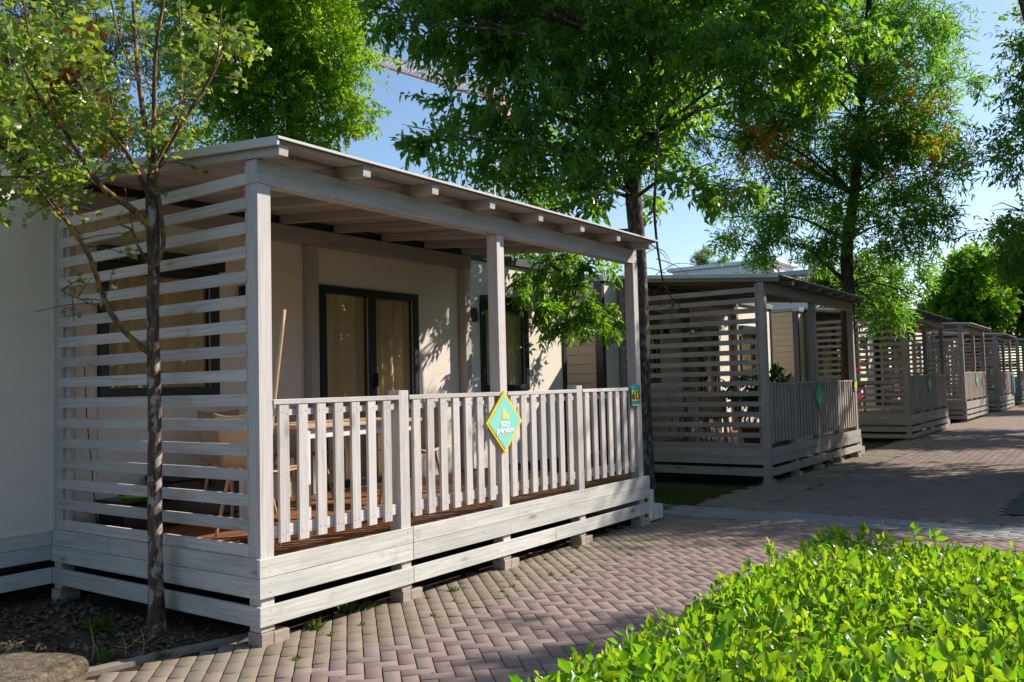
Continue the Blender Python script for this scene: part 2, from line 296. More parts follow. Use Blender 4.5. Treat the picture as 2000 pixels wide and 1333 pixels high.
leaf_mat('leaf_dark', (0.030, 0.075, 0.018), (0.06, 0.11, 0.02), (0.14, 0.30, 0.016), (0.30, 0.42, 0.02), 0.4, 0.45, 0.3)
leaf_mat('flower_orange', (0.70, 0.26, 0.03), (0.80, 0.36, 0.04), (0.85, 0.30, 0.02), (0.95, 0.45, 0.04), 0.4, 0.6, 0.2)
leaf_mat('grass_blade', (0.05, 0.11, 0.015), (0.11, 0.15, 0.03), (0.12, 0.26, 0.02), (0.28, 0.34, 0.04), 0.4, 0.5, 0.3)
leaf_mat('litter', (0.10, 0.07, 0.045), (0.22, 0.17, 0.12), (0.05, 0.03, 0.02), (0.05, 0.03, 0.02), 0.1, 0.9, 0.1)

def bark(name, a, b_, lichen, lam):
    m, nt, b = newmat(name)
    tc = node(nt, 'ShaderNodeTexCoord').outputs['Object']
    n = noise_(nt, vmul_(nt, tc, (34, 34, 8)), 1.0, 6, 0.65)
    n2 = noise_(nt, vmul_(nt, tc, (1, 1, .55)), 17, 5, 0.6)
    c = mix_(nt, ramp_(nt, n, [(0.36, 0), (0.66, 1)]), a, b_)
    c = mix_(nt, math_(nt, 'MULTIPLY', ramp_(nt, n2, [(0.52, 0), (0.60, 1)]), lam), c, lichen)
    nt.links.new(c, b.inputs['Base Color'])
    b.inputs['Roughness'].default_value = 0.92
    b.inputs['Specular IOR Level'].default_value = 0.12
    bump_(nt, b, n, 0.8, 0.012)
bark('bark_grey', (0.038, 0.028, 0.022), (0.15, 0.12, 0.095), (0.34, 0.30, 0.26), 0.6)
bark('bark_spotted', (0.055, 0.036, 0.026), (0.17, 0.125, 0.095), (0.42, 0.37, 0.32), 0.85)
bark('bark_lichen', (0.07, 0.05, 0.035), (0.18, 0.13, 0.08), (0.38, 0.23, 0.05), 0.85)
bark('bark_dark', (0.030, 0.020, 0.014), (0.10, 0.075, 0.058), (0.12, 0.10, 0.06), 0.4)
def stone_mat():
    m, nt, b = newmat('stone')
    tc = node(nt, 'ShaderNodeTexCoord').outputs['Object']
    n = noise_(nt, tc, 22, 8, 0.75)
    n2 = noise_(nt, tc, 6, 6, 0.7)
    n3 = noise_(nt, tc, 90, 4, 0.7)
    c = mix_(nt, ramp_(nt, n, [(0.36, 0), (0.64, 1)]), (0.09, 0.07, 0.05), (0.30, 0.24, 0.175))
    c = mix_(nt, math_(nt, 'MULTIPLY', ramp_(nt, n2, [(0.50, 0), (0.62, 1)]), 0.7), c, (0.07, 0.06, 0.035))
    c = mix_(nt, math_(nt, 'MULTIPLY', ramp_(nt, n3, [(0.60, 0), (0.68, 1)]), 0.7), c, (0.5, 0.46, 0.40))
    nt.links.new(c, b.inputs['Base Color'])
    b.inputs['Roughness'].default_value = 0.95
    b.inputs['Specular IOR Level'].default_value = 0.1
    bump_(nt, b, n, 1.0, 0.03)
stone_mat()

def paver_mat(name, a, b_, grime):
    m, nt, b = newmat(name)
    at = node(nt, 'ShaderNodeAttribute', attribute_name='tint').outputs['Fac']
    r = node(nt, 'ShaderNodeObjectInfo').outputs['Random']
    fac = math_(nt, 'FRACT', math_(nt, 'ADD', at, r))
    geo = node(nt, 'ShaderNodeNewGeometry').outputs['Position']
    c = mix_(nt, fac, a, b_)
    n = noise_(nt, geo, 130, 4, 0.7)
    c = mix_(nt, math_(nt, 'MULTIPLY', ramp_(nt, n, [(0.4, 0), (0.7, 1)]), 0.4), c, tuple(x * 0.6 for x in a))
    n2 = noise_(nt, geo, 1.7, 8, 0.7)
    c = mix_(nt, math_(nt, 'MULTIPLY', ramp_(nt, n2, [(0.44, 0), (0.66, 1)]), 0.75), c, grime)
    n3 = noise_(nt, geo, 24, 6, 0.75)
    c = mix_(nt, math_(nt, 'MULTIPLY', ramp_(nt, n3, [(0.55, 0), (0.72, 1)]), 0.5), c, tuple(x * 0.5 for x in grime))
    nt.links.new(c, b.inputs['Base Color'])
    b.inputs['Roughness'].default_value = 0.9
    b.inputs['Specular IOR Level'].default_value = 0.15
    bump_(nt, b, n, 0.35, 0.003)
paver_mat('paver_red', (0.225, 0.167, 0.152), (0.30, 0.226, 0.205), (0.225, 0.18, 0.148))
paver_mat('paver_grey', (0.225, 0.188, 0.146), (0.29, 0.245, 0.194), (0.20, 0.158, 0.112))
paver_mat('paver_blue', (0.24, 0.245, 0.26), (0.33, 0.33, 0.34), (0.25, 0.24, 0.22))

def soil_mat(name, a, b_, c_):
    m, nt, b = newmat(name)
    geo = node(nt, 'ShaderNodeNewGeometry').outputs['Position']
    n = noise_(nt, geo, 18, 8, 0.7)
    n2 = noise_(nt, geo, 2.0, 4, 0.6)
    c = mix_(nt, ramp_(nt, n, [(0.35, 0), (0.7, 1)]), a, b_)
    c = mix_(nt, math_(nt, 'MULTIPLY', ramp_(nt, n2, [(0.45, 0), (0.65, 1)]), 0.7), c, c_)
    nt.links.new(c, b.inputs['Base Color'])
    b.inputs['Roughness'].default_value = 0.97
    b.inputs['Specular IOR Level'].default_value = 0.05
    bump_(nt, b, n, 0.8, 0.02)
soil_mat('soil', (0.045, 0.032, 0.022), (0.13, 0.10, 0.075), (0.07, 0.06, 0.04))
soil_mat('lawn_soil', (0.05, 0.06, 0.025), (0.08, 0.085, 0.04), (0.05, 0.07, 0.02))

def far_path():
    m, nt, b = newmat('path_far')
    geo = node(nt, 'ShaderNodeNewGeometry').outputs['Position']
    br = node(nt, 'ShaderNodeTexBrick')
    br.inputs['Color1'].default_value = (0.255, 0.19, 0.165, 1)
    br.inputs['Color2'].default_value = (0.345, 0.262, 0.225, 1)
    br.inputs['Mortar'].default_value = (0.10, 0.075, 0.055, 1)
    br.inputs['Scale'].default_value = 1.0
    br.inputs['Brick Width'].default_value = 0.18
    br.inputs['Row Height'].default_value = 0.09
    br.inputs['Mortar Size'].default_value = 0.005
    rot = node(nt, 'ShaderNodeVectorRotate'); rot.inputs['Angle'].default_value = R(45)
    nt.links.new(geo, rot.inputs['Vector']); nt.links.new(rot.outputs[0], br.inputs['Vector'])
    n = noise_(nt, geo, 1.5, 5)
    c = mix_(nt, math_(nt, 'MULTIPLY', n, 0.35), br.outputs['Color'], (0.2, 0.16, 0.13))
    nt.links.new(c, b.inputs['Base Color'])
    b.inputs['Roughness'].default_value = 0.92
    b.inputs['Specular IOR Level'].default_value = 0.12
far_path()

# ------------------------------------------------------------------ object helpers
def link(o, parent=None):
    COL.objects.link(o)
    if parent is not None: o.parent = parent
    return o

def tag(o, label=None, cat=None, group=None, kind=None):
    if label: o['label'] = label
    if cat: o['category'] = cat
    if group: o['group'] = group
    if kind: o['kind'] = kind
    return o

def empty(name, loc=(0, 0, 0), rz=0.0):
    o = bpy.data.objects.new(name, None)
    o.empty_display_size = 0.2
    o.location = loc
    o.rotation_euler = (0, 0, rz)
    return link(o)

KIDS = {}
def obj(name, me, mat, parent=None, loc=(0, 0, 0), rot=(0, 0, 0)):
    if mat is not None and not me.materials:
        me.materials.append(MATS[mat])
    o = bpy.data.objects.new(name, me)
    o.location = loc; o.rotation_euler = rot
    link(o, parent)
    if parent is not None: KIDS.setdefault(parent.name, []).append(o)
    return o

def copy_tree(o, parent=None):
    c = o.copy()
    COL.objects.link(c)
    c.parent = parent
    if parent is not None: KIDS.setdefault(parent.name, []).append(c)
    for ch in list(KIDS.get(o.name, [])):
        copy_tree(ch, c)
    return c

def box_uv(bm):
    uv = bm.loops.layers.uv.verify()
    co = np.array([v.co[:] for v in bm.verts])
    ext = co.max(0) - co.min(0)
    order = list(np.argsort(-ext))
    for f in bm.faces:
        n = f.normal
        ax = max(range(3), key=lambda i: abs(n[i]))
        rest = [i for i in order if i != ax]
        for l in f.loops:
            l[uv].uv = (l.vert.co[rest[0]], l.vert.co[rest[1]])

MESH = {}
def box_mesh(sx, sy, sz, bev=0.002, mat=None):
    """box from origin corner to (sx, sy, sz), edges eased; shared by size and material"""
    key = (round(sx, 4), round(sy, 4), round(sz, 4), bev, mat)
    if key in MESH: return MESH[key]
    bm = bmesh.new()
    bmesh.ops.create_cube(bm, size=1.0)
    for v in bm.verts:
        v.co = Vector(((v.co.x + .5) * sx, (v.co.y + .5) * sy, (v.co.z + .5) * sz))
    if bev:
        bmesh.ops.bevel(bm, geom=bm.edges[:], offset=bev, segments=1, affect='EDGES')
    bm.normal_update()
    box_uv(bm)
    me = bpy.data.meshes.new('block')
    bm.to_mesh(me); bm.free()
    if mat: me.materials.append(MATS[mat])
    MESH[key] = me
    return me

def box(name, x0, y0, z0, x1, y1, z1, mat, parent=None, bev=0.002, rot=(0, 0, 0)):
    return obj(name, box_mesh(x1 - x0, y1 - y0, z1 - z0, bev, mat), mat, parent, (x0, y0, z0), rot)

def mesh_from(verts, faces, name='mesh', smooth=False):
    me = bpy.data.meshes.new(name)
    me.from_pydata([tuple(v) for v in verts], [], faces)
    if smooth:
        me.polygons.foreach_set('use_smooth', [True] * len(me.polygons))
    me.update()
    return me

def np_mesh(V, F, tint=None, mat=None, smooth=False):
    """V (n,3); F (m,k) with constant k; tint per vertex"""
    me = bpy.data.meshes.new('mesh')
    V = np.asarray(V, np.float32); F = np.asarray(F, np.int32)
    k = F.shape[1]
    me.vertices.add(len(V)); me.vertices.foreach_set('co', V.ravel())
    me.loops.add(F.size); me.loops.foreach_set('vertex_index', F.ravel())
    me.polygons.add(len(F))
    me.polygons.foreach_set('loop_start', np.arange(0, F.size, k, dtype=np.int32))
    if smooth: me.polygons.foreach_set('use_smooth', np.ones(len(F), bool))
    me.update(calc_edges=True)
    if tint is not None:
        a = me.attributes.new('tint', 'FLOAT', 'POINT')
        a.data.foreach_set('value', np.asarray(tint, np.float32))
    if mat: me.materials.append(MATS[mat])
    return me

def tube_geo(pts, rad, sides=7, wob=0.0, seed=0):
    """tapered tube along pts with Catmull-Rom smoothing"""
    rng = random.Random(seed)
    P = [Vector(p) for p in pts]; rr = list(rad)
    Q, S = [], []
    for i in range(len(P) - 1):
        p0 = P[max(i - 1, 0)]; p1 = P[i]; p2 = P[i + 1]; p3 = P[min(i + 2, len(P) - 1)]
        for k in range(4):
            t = k / 4
            q = 0.5 * ((2 * p1) + (p2 - p0) * t + (2 * p0 - 5 * p1 + 4 * p2 - p3) * t * t + (3 * p1 - p0 - 3 * p2 + p3) * t ** 3)
            Q.append(q); S.append(rr[i] + (rr[i + 1] - rr[i]) * t)
    Q.append(P[-1]); S.append(rr[-1])
    V, F = [], []
    up = Vector((0.31, 0.93, 0.2)).normalized()
    for i, q in enumerate(Q):
        d = (Q[min(i + 1, len(Q) - 1)] - Q[max(i - 1, 0)]).normalized()
        a = d.cross(up)
        if a.length < 1e-3: a = d.cross(Vector((1, 0, 0)))
        a.normalize(); b = d.cross(a)
        for s in range(sides):
            an = 2 * math.pi * s / sides
            r = S[i] * (1 + wob * (rng.random() - .5))
            V.append(q + a * math.cos(an) * r + b * math.sin(an) * r)
    for i in range(len(Q) - 1):
        for s in range(sides):
            s2 = (s + 1) % sides
            F.append((i * sides + s, i * sides + s2, (i + 1) * sides + s2, (i + 1) * sides + s))
    F.append(tuple(range(sides - 1, -1, -1)))
    F.append(tuple((len(Q) - 1) * sides + s for s in range(sides)))
    return V, F, Q

def tube(name, pts, rad, mat, parent=None, sides=7, wob=0.0, seed=0):
    V, F, Q = tube_geo(pts, rad, sides, wob, seed)
    return obj(name, mesh_from(V, F, name, True), mat, parent)

def lathe(profile, seg=16):
    V, F = [], []
    for r, z in profile:
        for s in range(seg):
            a = 2 * math.pi * s / seg
            V.append((r * math.cos(a), r * math.sin(a), z))
    for i in range(len(profile) - 1):
        for s in range(seg):
            s2 = (s + 1) % seg
            F.append((i * seg + s, i * seg + s2, (i + 1) * seg + s2, (i + 1) * seg + s))
    F.append(tuple(range(seg - 1, -1, -1)))
    F.append(tuple((len(profile) - 1) * seg + s for s in range(seg)))
    return mesh_from(V, F, 'turned', True)

def prism_y(poly, y0, y1):
    """polygon in x,z extruded from y0 (front) to y1"""
    n = len(poly)
    V = [(x, y0, z) for x, z in poly] + [(x, y1, z) for x, z in poly]
    F = [tuple(range(n)), tuple(range(2 * n - 1, n - 1, -1))]
    F += [((i + 1) % n, i, n + i, n + (i + 1) % n) for i in range(n)]
    return mesh_from(V, F)

def text_mesh(txt, size, depth=0.0015, bold=0.0):
    cu = bpy.data.curves.new('lettering', 'FONT')
    cu.body = txt; cu.size = size; cu.extrude = depth
    cu.align_x = 'CENTER'; cu.align_y = 'CENTER'
    cu.resolution_u = 3; cu.offset = bold
    o = bpy.data.objects.new('lettering', cu)
    COL.objects.link(o)
    bpy.context.view_layer.update()
    me = bpy.data.meshes.new_from_object(o.evaluated_get(bpy.context.evaluated_depsgraph_get()))
    bpy.data.objects.remove(o)
    return me

# ------------------------------------------------------------------ leaves
def unit(a):
    return a / np.maximum(np.linalg.norm(a, axis=-1, keepdims=True), 1e-9)

LEAF_T = np.array([(0, 0, 0), (0.45, -0.5, 0.10), (0.45, 0.5, 0.10), (1, 0, -0.06), (0.5, 0, 0)], np.float32)
LEAF_F = np.array([(0, 1, 4), (0, 4, 2), (4, 1, 3), (2, 4, 3)], np.int32)
LOBE_T = np.array([(0, 0, 0), (0.38, -0.62, 0.06), (0.38, 0.62, 0.06), (1, 0, -0.12), (0.55, 0, 0.05), (0.62, -0.30, 0.0), (0.62, 0.30, 0.0)], np.float32)
LOBE_F = np.array([(0, 1, 4), (0, 4, 2), (4, 1, 5), (4, 5, 3), (4, 3, 6), (4, 6, 2)], np.int32)
GLOSS_T = np.array([(0, 0, 0), (0.22, -0.36, .05), (0.22, 0.36, .05), (0.55, -0.5, .09), (0.55, 0.5, .09), (0.84, -0.19, .02), (0.84, .19, .02), (1, 0, -0.08), (0.22, 0, 0), (0.55, 0, 0.01), (0.84, 0, -0.03)], np.float32)
GLOSS_F = np.array([(0, 1, 8), (0, 8, 2), (1, 3, 8), (3, 9, 8), (8, 9, 4), (8, 4, 2), (3, 5, 9), (5, 10, 9), (9, 10, 6), (9, 6, 4), (5, 7, 10), (10, 7, 6)], np.int32)

def leaves_geo(B, D, N, L, W, tint, T=LEAF_T, F=LEAF_F):
    D = unit(D); S = unit(np.cross(N, D)); N = np.cross(D, S)
    n = len(B); k = len(T)
    V = (B[:, None, :] + T[None, :, 0, None] * L[:, None, None] * D[:, None, :]
         + T[None, :, 1, None] * W[:, None, None] * S[:, None, :]
         + T[None, :, 2, None] * L[:, None, None] * N[:, None, :])
    FF = (F[None] + (np.arange(n) * k)[:, None, None]).reshape(-1, 3)
    return V.reshape(-1, 3), FF, np.repeat(tint, k)

def sprigs(seed, blobs, n, per, slen, L, W, droop=0.35, shell=2.4, spread=0.9, jit=0.35, clump=11):
    """leafy shoots filling a set of rounded masses; returns per-leaf arrays"""
    g = np.random.default_rng(seed)
    bl = np.array(blobs, float)
    w = bl[:, 3] ** 2.2; w /= w.sum()
    idx = g.choice(len(bl), n, p=w)
    ns = max(12, n // clump)
    si = g.choice(len(bl), ns, p=w)
    sd_ = unit(g.normal(size=(ns, 3)))
    sr = bl[si, 3] * g.random(ns) ** (1 / shell) * (0.80 + 0.42 * g.random(ns))
    sp_ = bl[si, :3] + sd_ * sr[:, None] * np.array([1, 1, 0.85])
    k_ = g.integers(0, ns, n); idx = si[k_]; d = sd_[k_]
    p = sp_[k_] + g.normal(size=(n, 3)) * np.minimum(bl[idx, 3] * .20, .20 + .06 * bl[idx, 3])[:, None] * np.array([1.15, 1.15, .7])
    ax = unit(d * 0.8 + unit(g.normal(size=(n, 3))) * 0.8 + np.array([0, 0, -droop]))
    perp = unit(np.cross(ax, unit(g.normal(size=(n, 3)))))
    st = g.random(n)
    j = np.arange(per)
    t = (j + 0.6) / per
    sgn = np.where(j % 2 == 0, 1.0, -1.0)
    B = p[:, None] + ax[:, None] * (t * slen)[None, :, None] * (0.7 + 0.6 * g.random((n, 1, 1)))
    D = ax[:, None] * 0.55 + perp[:, None] * sgn[None, :, None] * spread * (1.1 - 0.6 * t)[None, :, None] + g.normal(size=(n, per, 3)) * jit + np.array([0, 0, -droop * 0.7])
    N = np.cross(ax, perp)[:, None] * 0.8 + np.array([0, 0, 0.9]) + g.normal(size=(n, per, 3)) * 0.45
    m = n * per
    LL = L * (0.6 + 0.6 * g.random(m)); WW = W * (0.7 + 0.5 * g.random(m))
    tint = np.clip(np.repeat(st, per) * 0.6 + g.random(m) * 0.4, 0, 0.999)
    return B.reshape(-1, 3), unit(D.reshape(-1, 3)), N.reshape(-1, 3), LL, WW, tint, p

def in_frame(B, lo=0.02):
    c = np.array(CAM_C); r = np.array(CAM_R); u = np.array(CAM_U); f = np.array(CAM_F)
    q = B - c; z = q @ f
    x = (q @ r) / np.maximum(z, .1) * 1700.24; y = (q @ u) / np.maximum(z, .1) * 1700.24
    return (z > .5) & (abs(x) < 1000 * (1 - lo)) & (abs(y) < 666 * (1 - lo)), z

def crown(tree, arr, mat, singles=0, T=LEAF_T, F=LEAF_F, name='crown', near=None, leafname='leaf'):
    """all leaves of a crown as one part; the ones that show largest as leaves of their own"""
    B, D, N, L, W, tint = arr[:6]
    pick = np.zeros(len(B), bool)
    if singles:
        ok, z = in_frame(B)
        if near is not None: ok &= near(B)
        score = np.where(ok, L / z, 0)
        # the largest ones, kept apart from each other by a little randomness
        score *= np.random.default_rng(5).uniform(0.8, 1.0, len(B))
        pick[np.argsort(-score)[:singles]] = True
    V, FF, tt = leaves_geo(B[~pick], D[~pick], N[~pick], L[~pick], W[~pick], tint[~pick], T, F)
    o = obj(name, np_mesh(V, FF, tt, mat), mat, tree)
    o['kind'] = 'stuff'
    if singles:
        vs = []
        wl = float((W / L).mean())
        for q in range(5):
            V1, F1, t1 = leaves_geo(np.zeros((1, 3)), np.array([[1., 0, 0]]), np.array([[0, 0, 1.]]), np.ones(1), np.array([wl]), np.array([q / 5 + .05]), T, F)
            vs.append(np_mesh(V1, F1, t1, mat))
        Du = unit(D); S = unit(np.cross(N, Du)); Nn = np.cross(Du, S)
        for q, i in enumerate(np.flatnonzero(pick)):
            l = bpy.data.objects.new(leafname, vs[q % 5])
            s = float(L[i])
            M = Matrix.Identity(4)
            for k in range(3):
                M[k][0] = Du[i, k] * s; M[k][1] = S[i, k] * s; M[k][2] = Nn[i, k] * s; M[k][3] = B[i, k]
            l.matrix_local = M
            link(l, o)
    return o

def twig_tubes(tree, paths, mat, sides=4, name='twigs'):
    """thin twigs too small to pick apart: one joined part"""
    V, F = [], []
    for pts, rad in paths:
        v, f, _ = tube_geo(pts, rad, sides)
        o = len(V); V += v; F += [tuple(i + o for i in ff) for ff in f]
    o = obj(name, mesh_from(V, F, name, True), mat, tree)
    o['kind'] = 'stuff'
    return o

def limbs(tree, trunk_pts, blobs, mat, r0, seed, start=0.35, twigs=4, each=True):
    """curved limbs from the trunk into every leaf mass, plus finer twigs inside it"""
    rg = random.Random(seed)
    T = [Vector(p[:3]) for p in trunk_pts]
    tw = []
    for b in blobs:
        c = Vector(b[:3]); r = b[3]
        cand = T[int(len(T) * start):]
        s = min(cand, key=lambda q: (q - c).length + max(0, q.z - c.z + 0.3) * 2.0)
        L = (c - s).length
        mid = s.lerp(c, 0.5) + Vector((rg.uniform(-.1, .1) * L, rg.uniform(-.1, .1) * L, 0.10 * L))
        q1 = s.lerp(mid, 0.5) + Vector((0, 0, 0.02 * L))
        rad = [min(r0, 0.012 + 0.010 * L), min(r0, .010 + .008 * L), 0.008 + 0.004 * L, 0.006 + 0.002 * r]
        pts = [s, q1, mid, c]
        if each: tube('branch', pts, rad, mat, tree, 6, 0.1, rg.random())
        else: tw.append((pts, rad))
        for k in range(twigs):
            e = c + Vector((rg.gauss(0, 1), rg.gauss(0, 1), rg.gauss(0.1, .8))).normalized() * r * rg.uniform(.6, 1.0)
            st = mid.lerp(c, rg.uniform(.3, 1.0))
            tw.append(([st, st.lerp(e, .5) + Vector((0, 0, rg.uniform(-.05, .12) * r)), e], [0.008 + .002 * r, 0.006, 0.003]))
    return tw

# ================================================================== SETTING
g = obj('ground', mesh_from([(-300, -300, -.06), (400, -300, -.06), (400, 300, -.06), (-300, 300, -.06)], [(0, 1, 2, 3)]), 'lawn_soil')
tag(g, kind='structure')
s = obj('path', mesh_from([(-14, -6, -.011), (90, -6, -.011), (90, .30, -.011), (.05, .30, -.011), (-.86, .40, -.011), (-14, .40, -.011)], [(0, 1, 2, 3, 4, 5)]), 'path_sand')
tag(s, kind='structure')
PATH = s
s = obj('path', mesh_from([(20.0, -2.95, -.003), (90, -2.95, -.003), (90, .3, -.003), (20.0, .3, -.003)], [(0, 1, 2, 3)]), 'path_far')
tag(s, kind='structure')
s = obj('side_strip', mesh_from([(7.1, -4.2, .0), (90, -4.2, .0), (90, -2.97, .0), (7.1, -2.97, .0)], [(0, 1, 2, 3)]), 'strip_stone')
tag(s, kind='structure')

# pavers ---------------------------------------------------------------
PL, PW, GAP = 0.180, 0.090, 0.0058
ANG = R(46.0)
def paver_geo(cx, cy, ang, l, w, dz=0, tx=0, ty=0, top=0.0, depth=0.016, ch=0.0018):
    hl, hw = l / 2 - GAP / 2, w / 2 - GAP / 2
    ca, sa = math.cos(ang), math.sin(ang)
    V = []
    for (a, b, z) in [(-hl, -hw, -depth), (hl, -hw, -depth), (hl, hw, -depth), (-hl, hw, -depth),
                      (-hl, -hw, -ch), (hl, -hw, -ch), (hl, hw, -ch), (-hl, hw, -ch),
                      (-hl + ch, -hw + ch, 0), (hl - ch, -hw + ch, 0), (hl - ch, hw - ch, 0), (-hl + ch, hw - ch, 0)]:
        zz = z if z == -depth else z + dz + a * tx + b * ty
        V.append((cx + a * ca - b * sa, cy + a * sa + b * ca, top + zz))
    return V
PV_F = [(8, 9, 10, 11)] + [(4 + i, 4 + (i + 1) % 4, 8 + (i + 1) % 4, 8 + i) for i in range(4)] + [(i, (i + 1) % 4, 4 + (i + 1) % 4, 4 + i) for i in range(4)]

def kerb_limit(x):           # far edge of the paving: under the porch, along the edging by the bed
    if x > 0.05: return 0.16
    return 0.17 + (0.05 - x) * 0.22
red, grey, blue, low = [], [], [], []   # low: bedded a little deeper, showing only between the two fields
rg = random.Random(3)
O = Vector((0.168, -0.646))
u2 = Vector((math.cos(ANG), math.sin(ANG))); v2 = Vector((math.sin(ANG), -math.cos(ANG)))
# herringbone at 45 degrees to the porch
NX = 260
for i in range(-NX, NX):
    for j in range(-60, 185):
        for kind in (0, 1):
            # unit cell of the herringbone in units of the brick width
            a = i + 2 * j if False else i
            m = (i + j) % 4
            if kind == 0 and m == 0: c = (i + 1.0, j + 0.5); ang = 0
            elif kind == 1 and m == 2: c = (i + 0.5, j + 1.0); ang = 1
            else: continue
            p = O + u2 * (c[0] * PW) + v2 * (c[1] * PW)
            x, y = p
            if y > -0.47 or y < (-4.6 if x < 7 else -2.95) or x < -2.2 or x > 20: continue
            if 5.55 < x < 6.32: continue
            if x > 6.3 and y > -0.6: continue
            (red if y < -.60 else low).append((x, y, ANG + (math.pi / 2 if ang else 0), PL, PW))
# grey rows near the porches, straight columns with staggered ends
for col in range(-260, 160):
    off = rg.choice((0, .5, .25)) * PL
    for k in range(-130, 130):
        p = O + v2 * ((col + .5) * PW) + u2 * (k * PL + off)
        x, y = p
        if y <= -0.585 or y > kerb_limit(x) or x < -2.2 or x > 20: continue
        if 5.55 < x < 6.32: continue
        grey.append((x, y, ANG, PL, PW))
# band of blue-grey blocks across the path
for r_ in range(7):
    for k in range(-23, 3):
        blue.append((5.60 + r_ * .1 + .05, k * .2 + (r_ % 2) * .1 + .06, math.pi / 2, .2, .1))

def build_pavers(lst, mat, share, dz=0.0):
    """nearest ones each a piece, the rest joined"""
    ok, z = in_frame(np.array([(x, y, 0) for x, y, *_ in lst]), 0.0)
    order = [i for i in np.argsort(np.where(ok, z, 1e9))]
    single = [i for i in order if ok[i]][:share]
    ss = set(int(i) for i in single)
    me = {}
    for i in single:
        x, y, a, l, w = lst[i]
        key = (l, w)
        if key not in me:
            V = paver_geo(0, 0, 0, l, w)
            me[key] = np_mesh(V, np.array(PV_F), [0.0] * 12, mat)
        o = bpy.data.objects.new('paver', me[key])
        o.location = (x, y, rg.gauss(0, .0012))
        o.rotation_euler = (rg.gauss(0, .005), rg.gauss(0, .005), a + rg.gauss(0, .009))
        link(o, PATH)
    V, F, T = [], [], []
    for i, (x, y, a, l, w) in enumerate(lst):
        if i in ss: continue
        b = len(V)
        V += paver_geo(x, y, a + rg.gauss(0, .006), l, w, dz + rg.gauss(0, .0012), rg.gauss(0, .007), rg.gauss(0, .007))
        F += [tuple(q + b for q in f) for f in PV_F]
        T += [rg.random()] * 12
    o = obj('paver', np_mesh(V, F, T, mat), mat, PATH)
    o['kind'] = 'stuff'
build_pavers(red, 'paver_red', 160)
build_pavers(low, 'paver_red', 0, -.005)
build_pavers(grey, 'paver_grey', 110)
build_pavers(blue, 'paver_blue', 30)

# bed of soil and litter beside the first porch -------------------------
def bed(name, poly_x, poly_y, nx, ny, inside, base, amp, mat, seed):
    g_ = np.random.default_rng(seed)
    xs = np.linspace(*poly_x, nx); ys = np.linspace(*poly_y, ny)
    V = []
    for y in ys:
        for x in xs:
            z = base + amp * (math.sin(x * 5.1 + y * 3.3) * .5 + math.sin(x * 13 + 2 * y) * .3 + math.sin(y * 11 - x * 4) * .3) + g_.normal() * amp * .35
            V.append((x, y, z))
    F = []
    for j in range(ny - 1):
        for i in range(nx - 1):
            if inside(xs[i], ys[j]): F.append((j * nx + i, j * nx + i + 1, (j + 1) * nx + i + 1, (j + 1) * nx + i))
    return obj(name, mesh_from(V, F, name, True), mat)
def bed_edge(x): return 0.245 + max(0, (0.10 - x)) * 0.205
b_ = bed('soil_bed', (-4.0, 5.0), (.1, 5.0), 150, 90, lambda x, y: y > bed_edge(x) + .01 if x < .1 else y > .22, -0.012, 0.018, 'soil', 4)
tag(b_, kind='structure')
# edging strip along the bed
ep = [(0.10, 0.19), (-0.45, 0.33), (-1.0, 0.43), (-1.9, 0.60), (-3.2, 0.86)]
V, F = [], []
for i, (x, y) in enumerate(ep):
    V += [(x, y, -.03), (x, y, .014), (x + .012, y + .075, .016), (x + .012, y + .075, -.03)]
    if i: F += [(4 * i - 4 + k, 4 * i + k, 4 * i + k + 1, 4 * i - 3 + k) for k in range(3)]
F += [(0, 1, 2, 3), (4 * len(ep) - 1, 4 * len(ep) - 2, 4 * len(ep) - 3, 4 * len(ep) - 4)]
tag(obj('edging_strip', mesh_from(V, F), 'kerb'), kind='structure')

# ================================================================== PORCH
L, DP = 4.82, 2.31
GS = 0.081
def roofz(y): return 2.817 + GS * y          # underside of the rafters

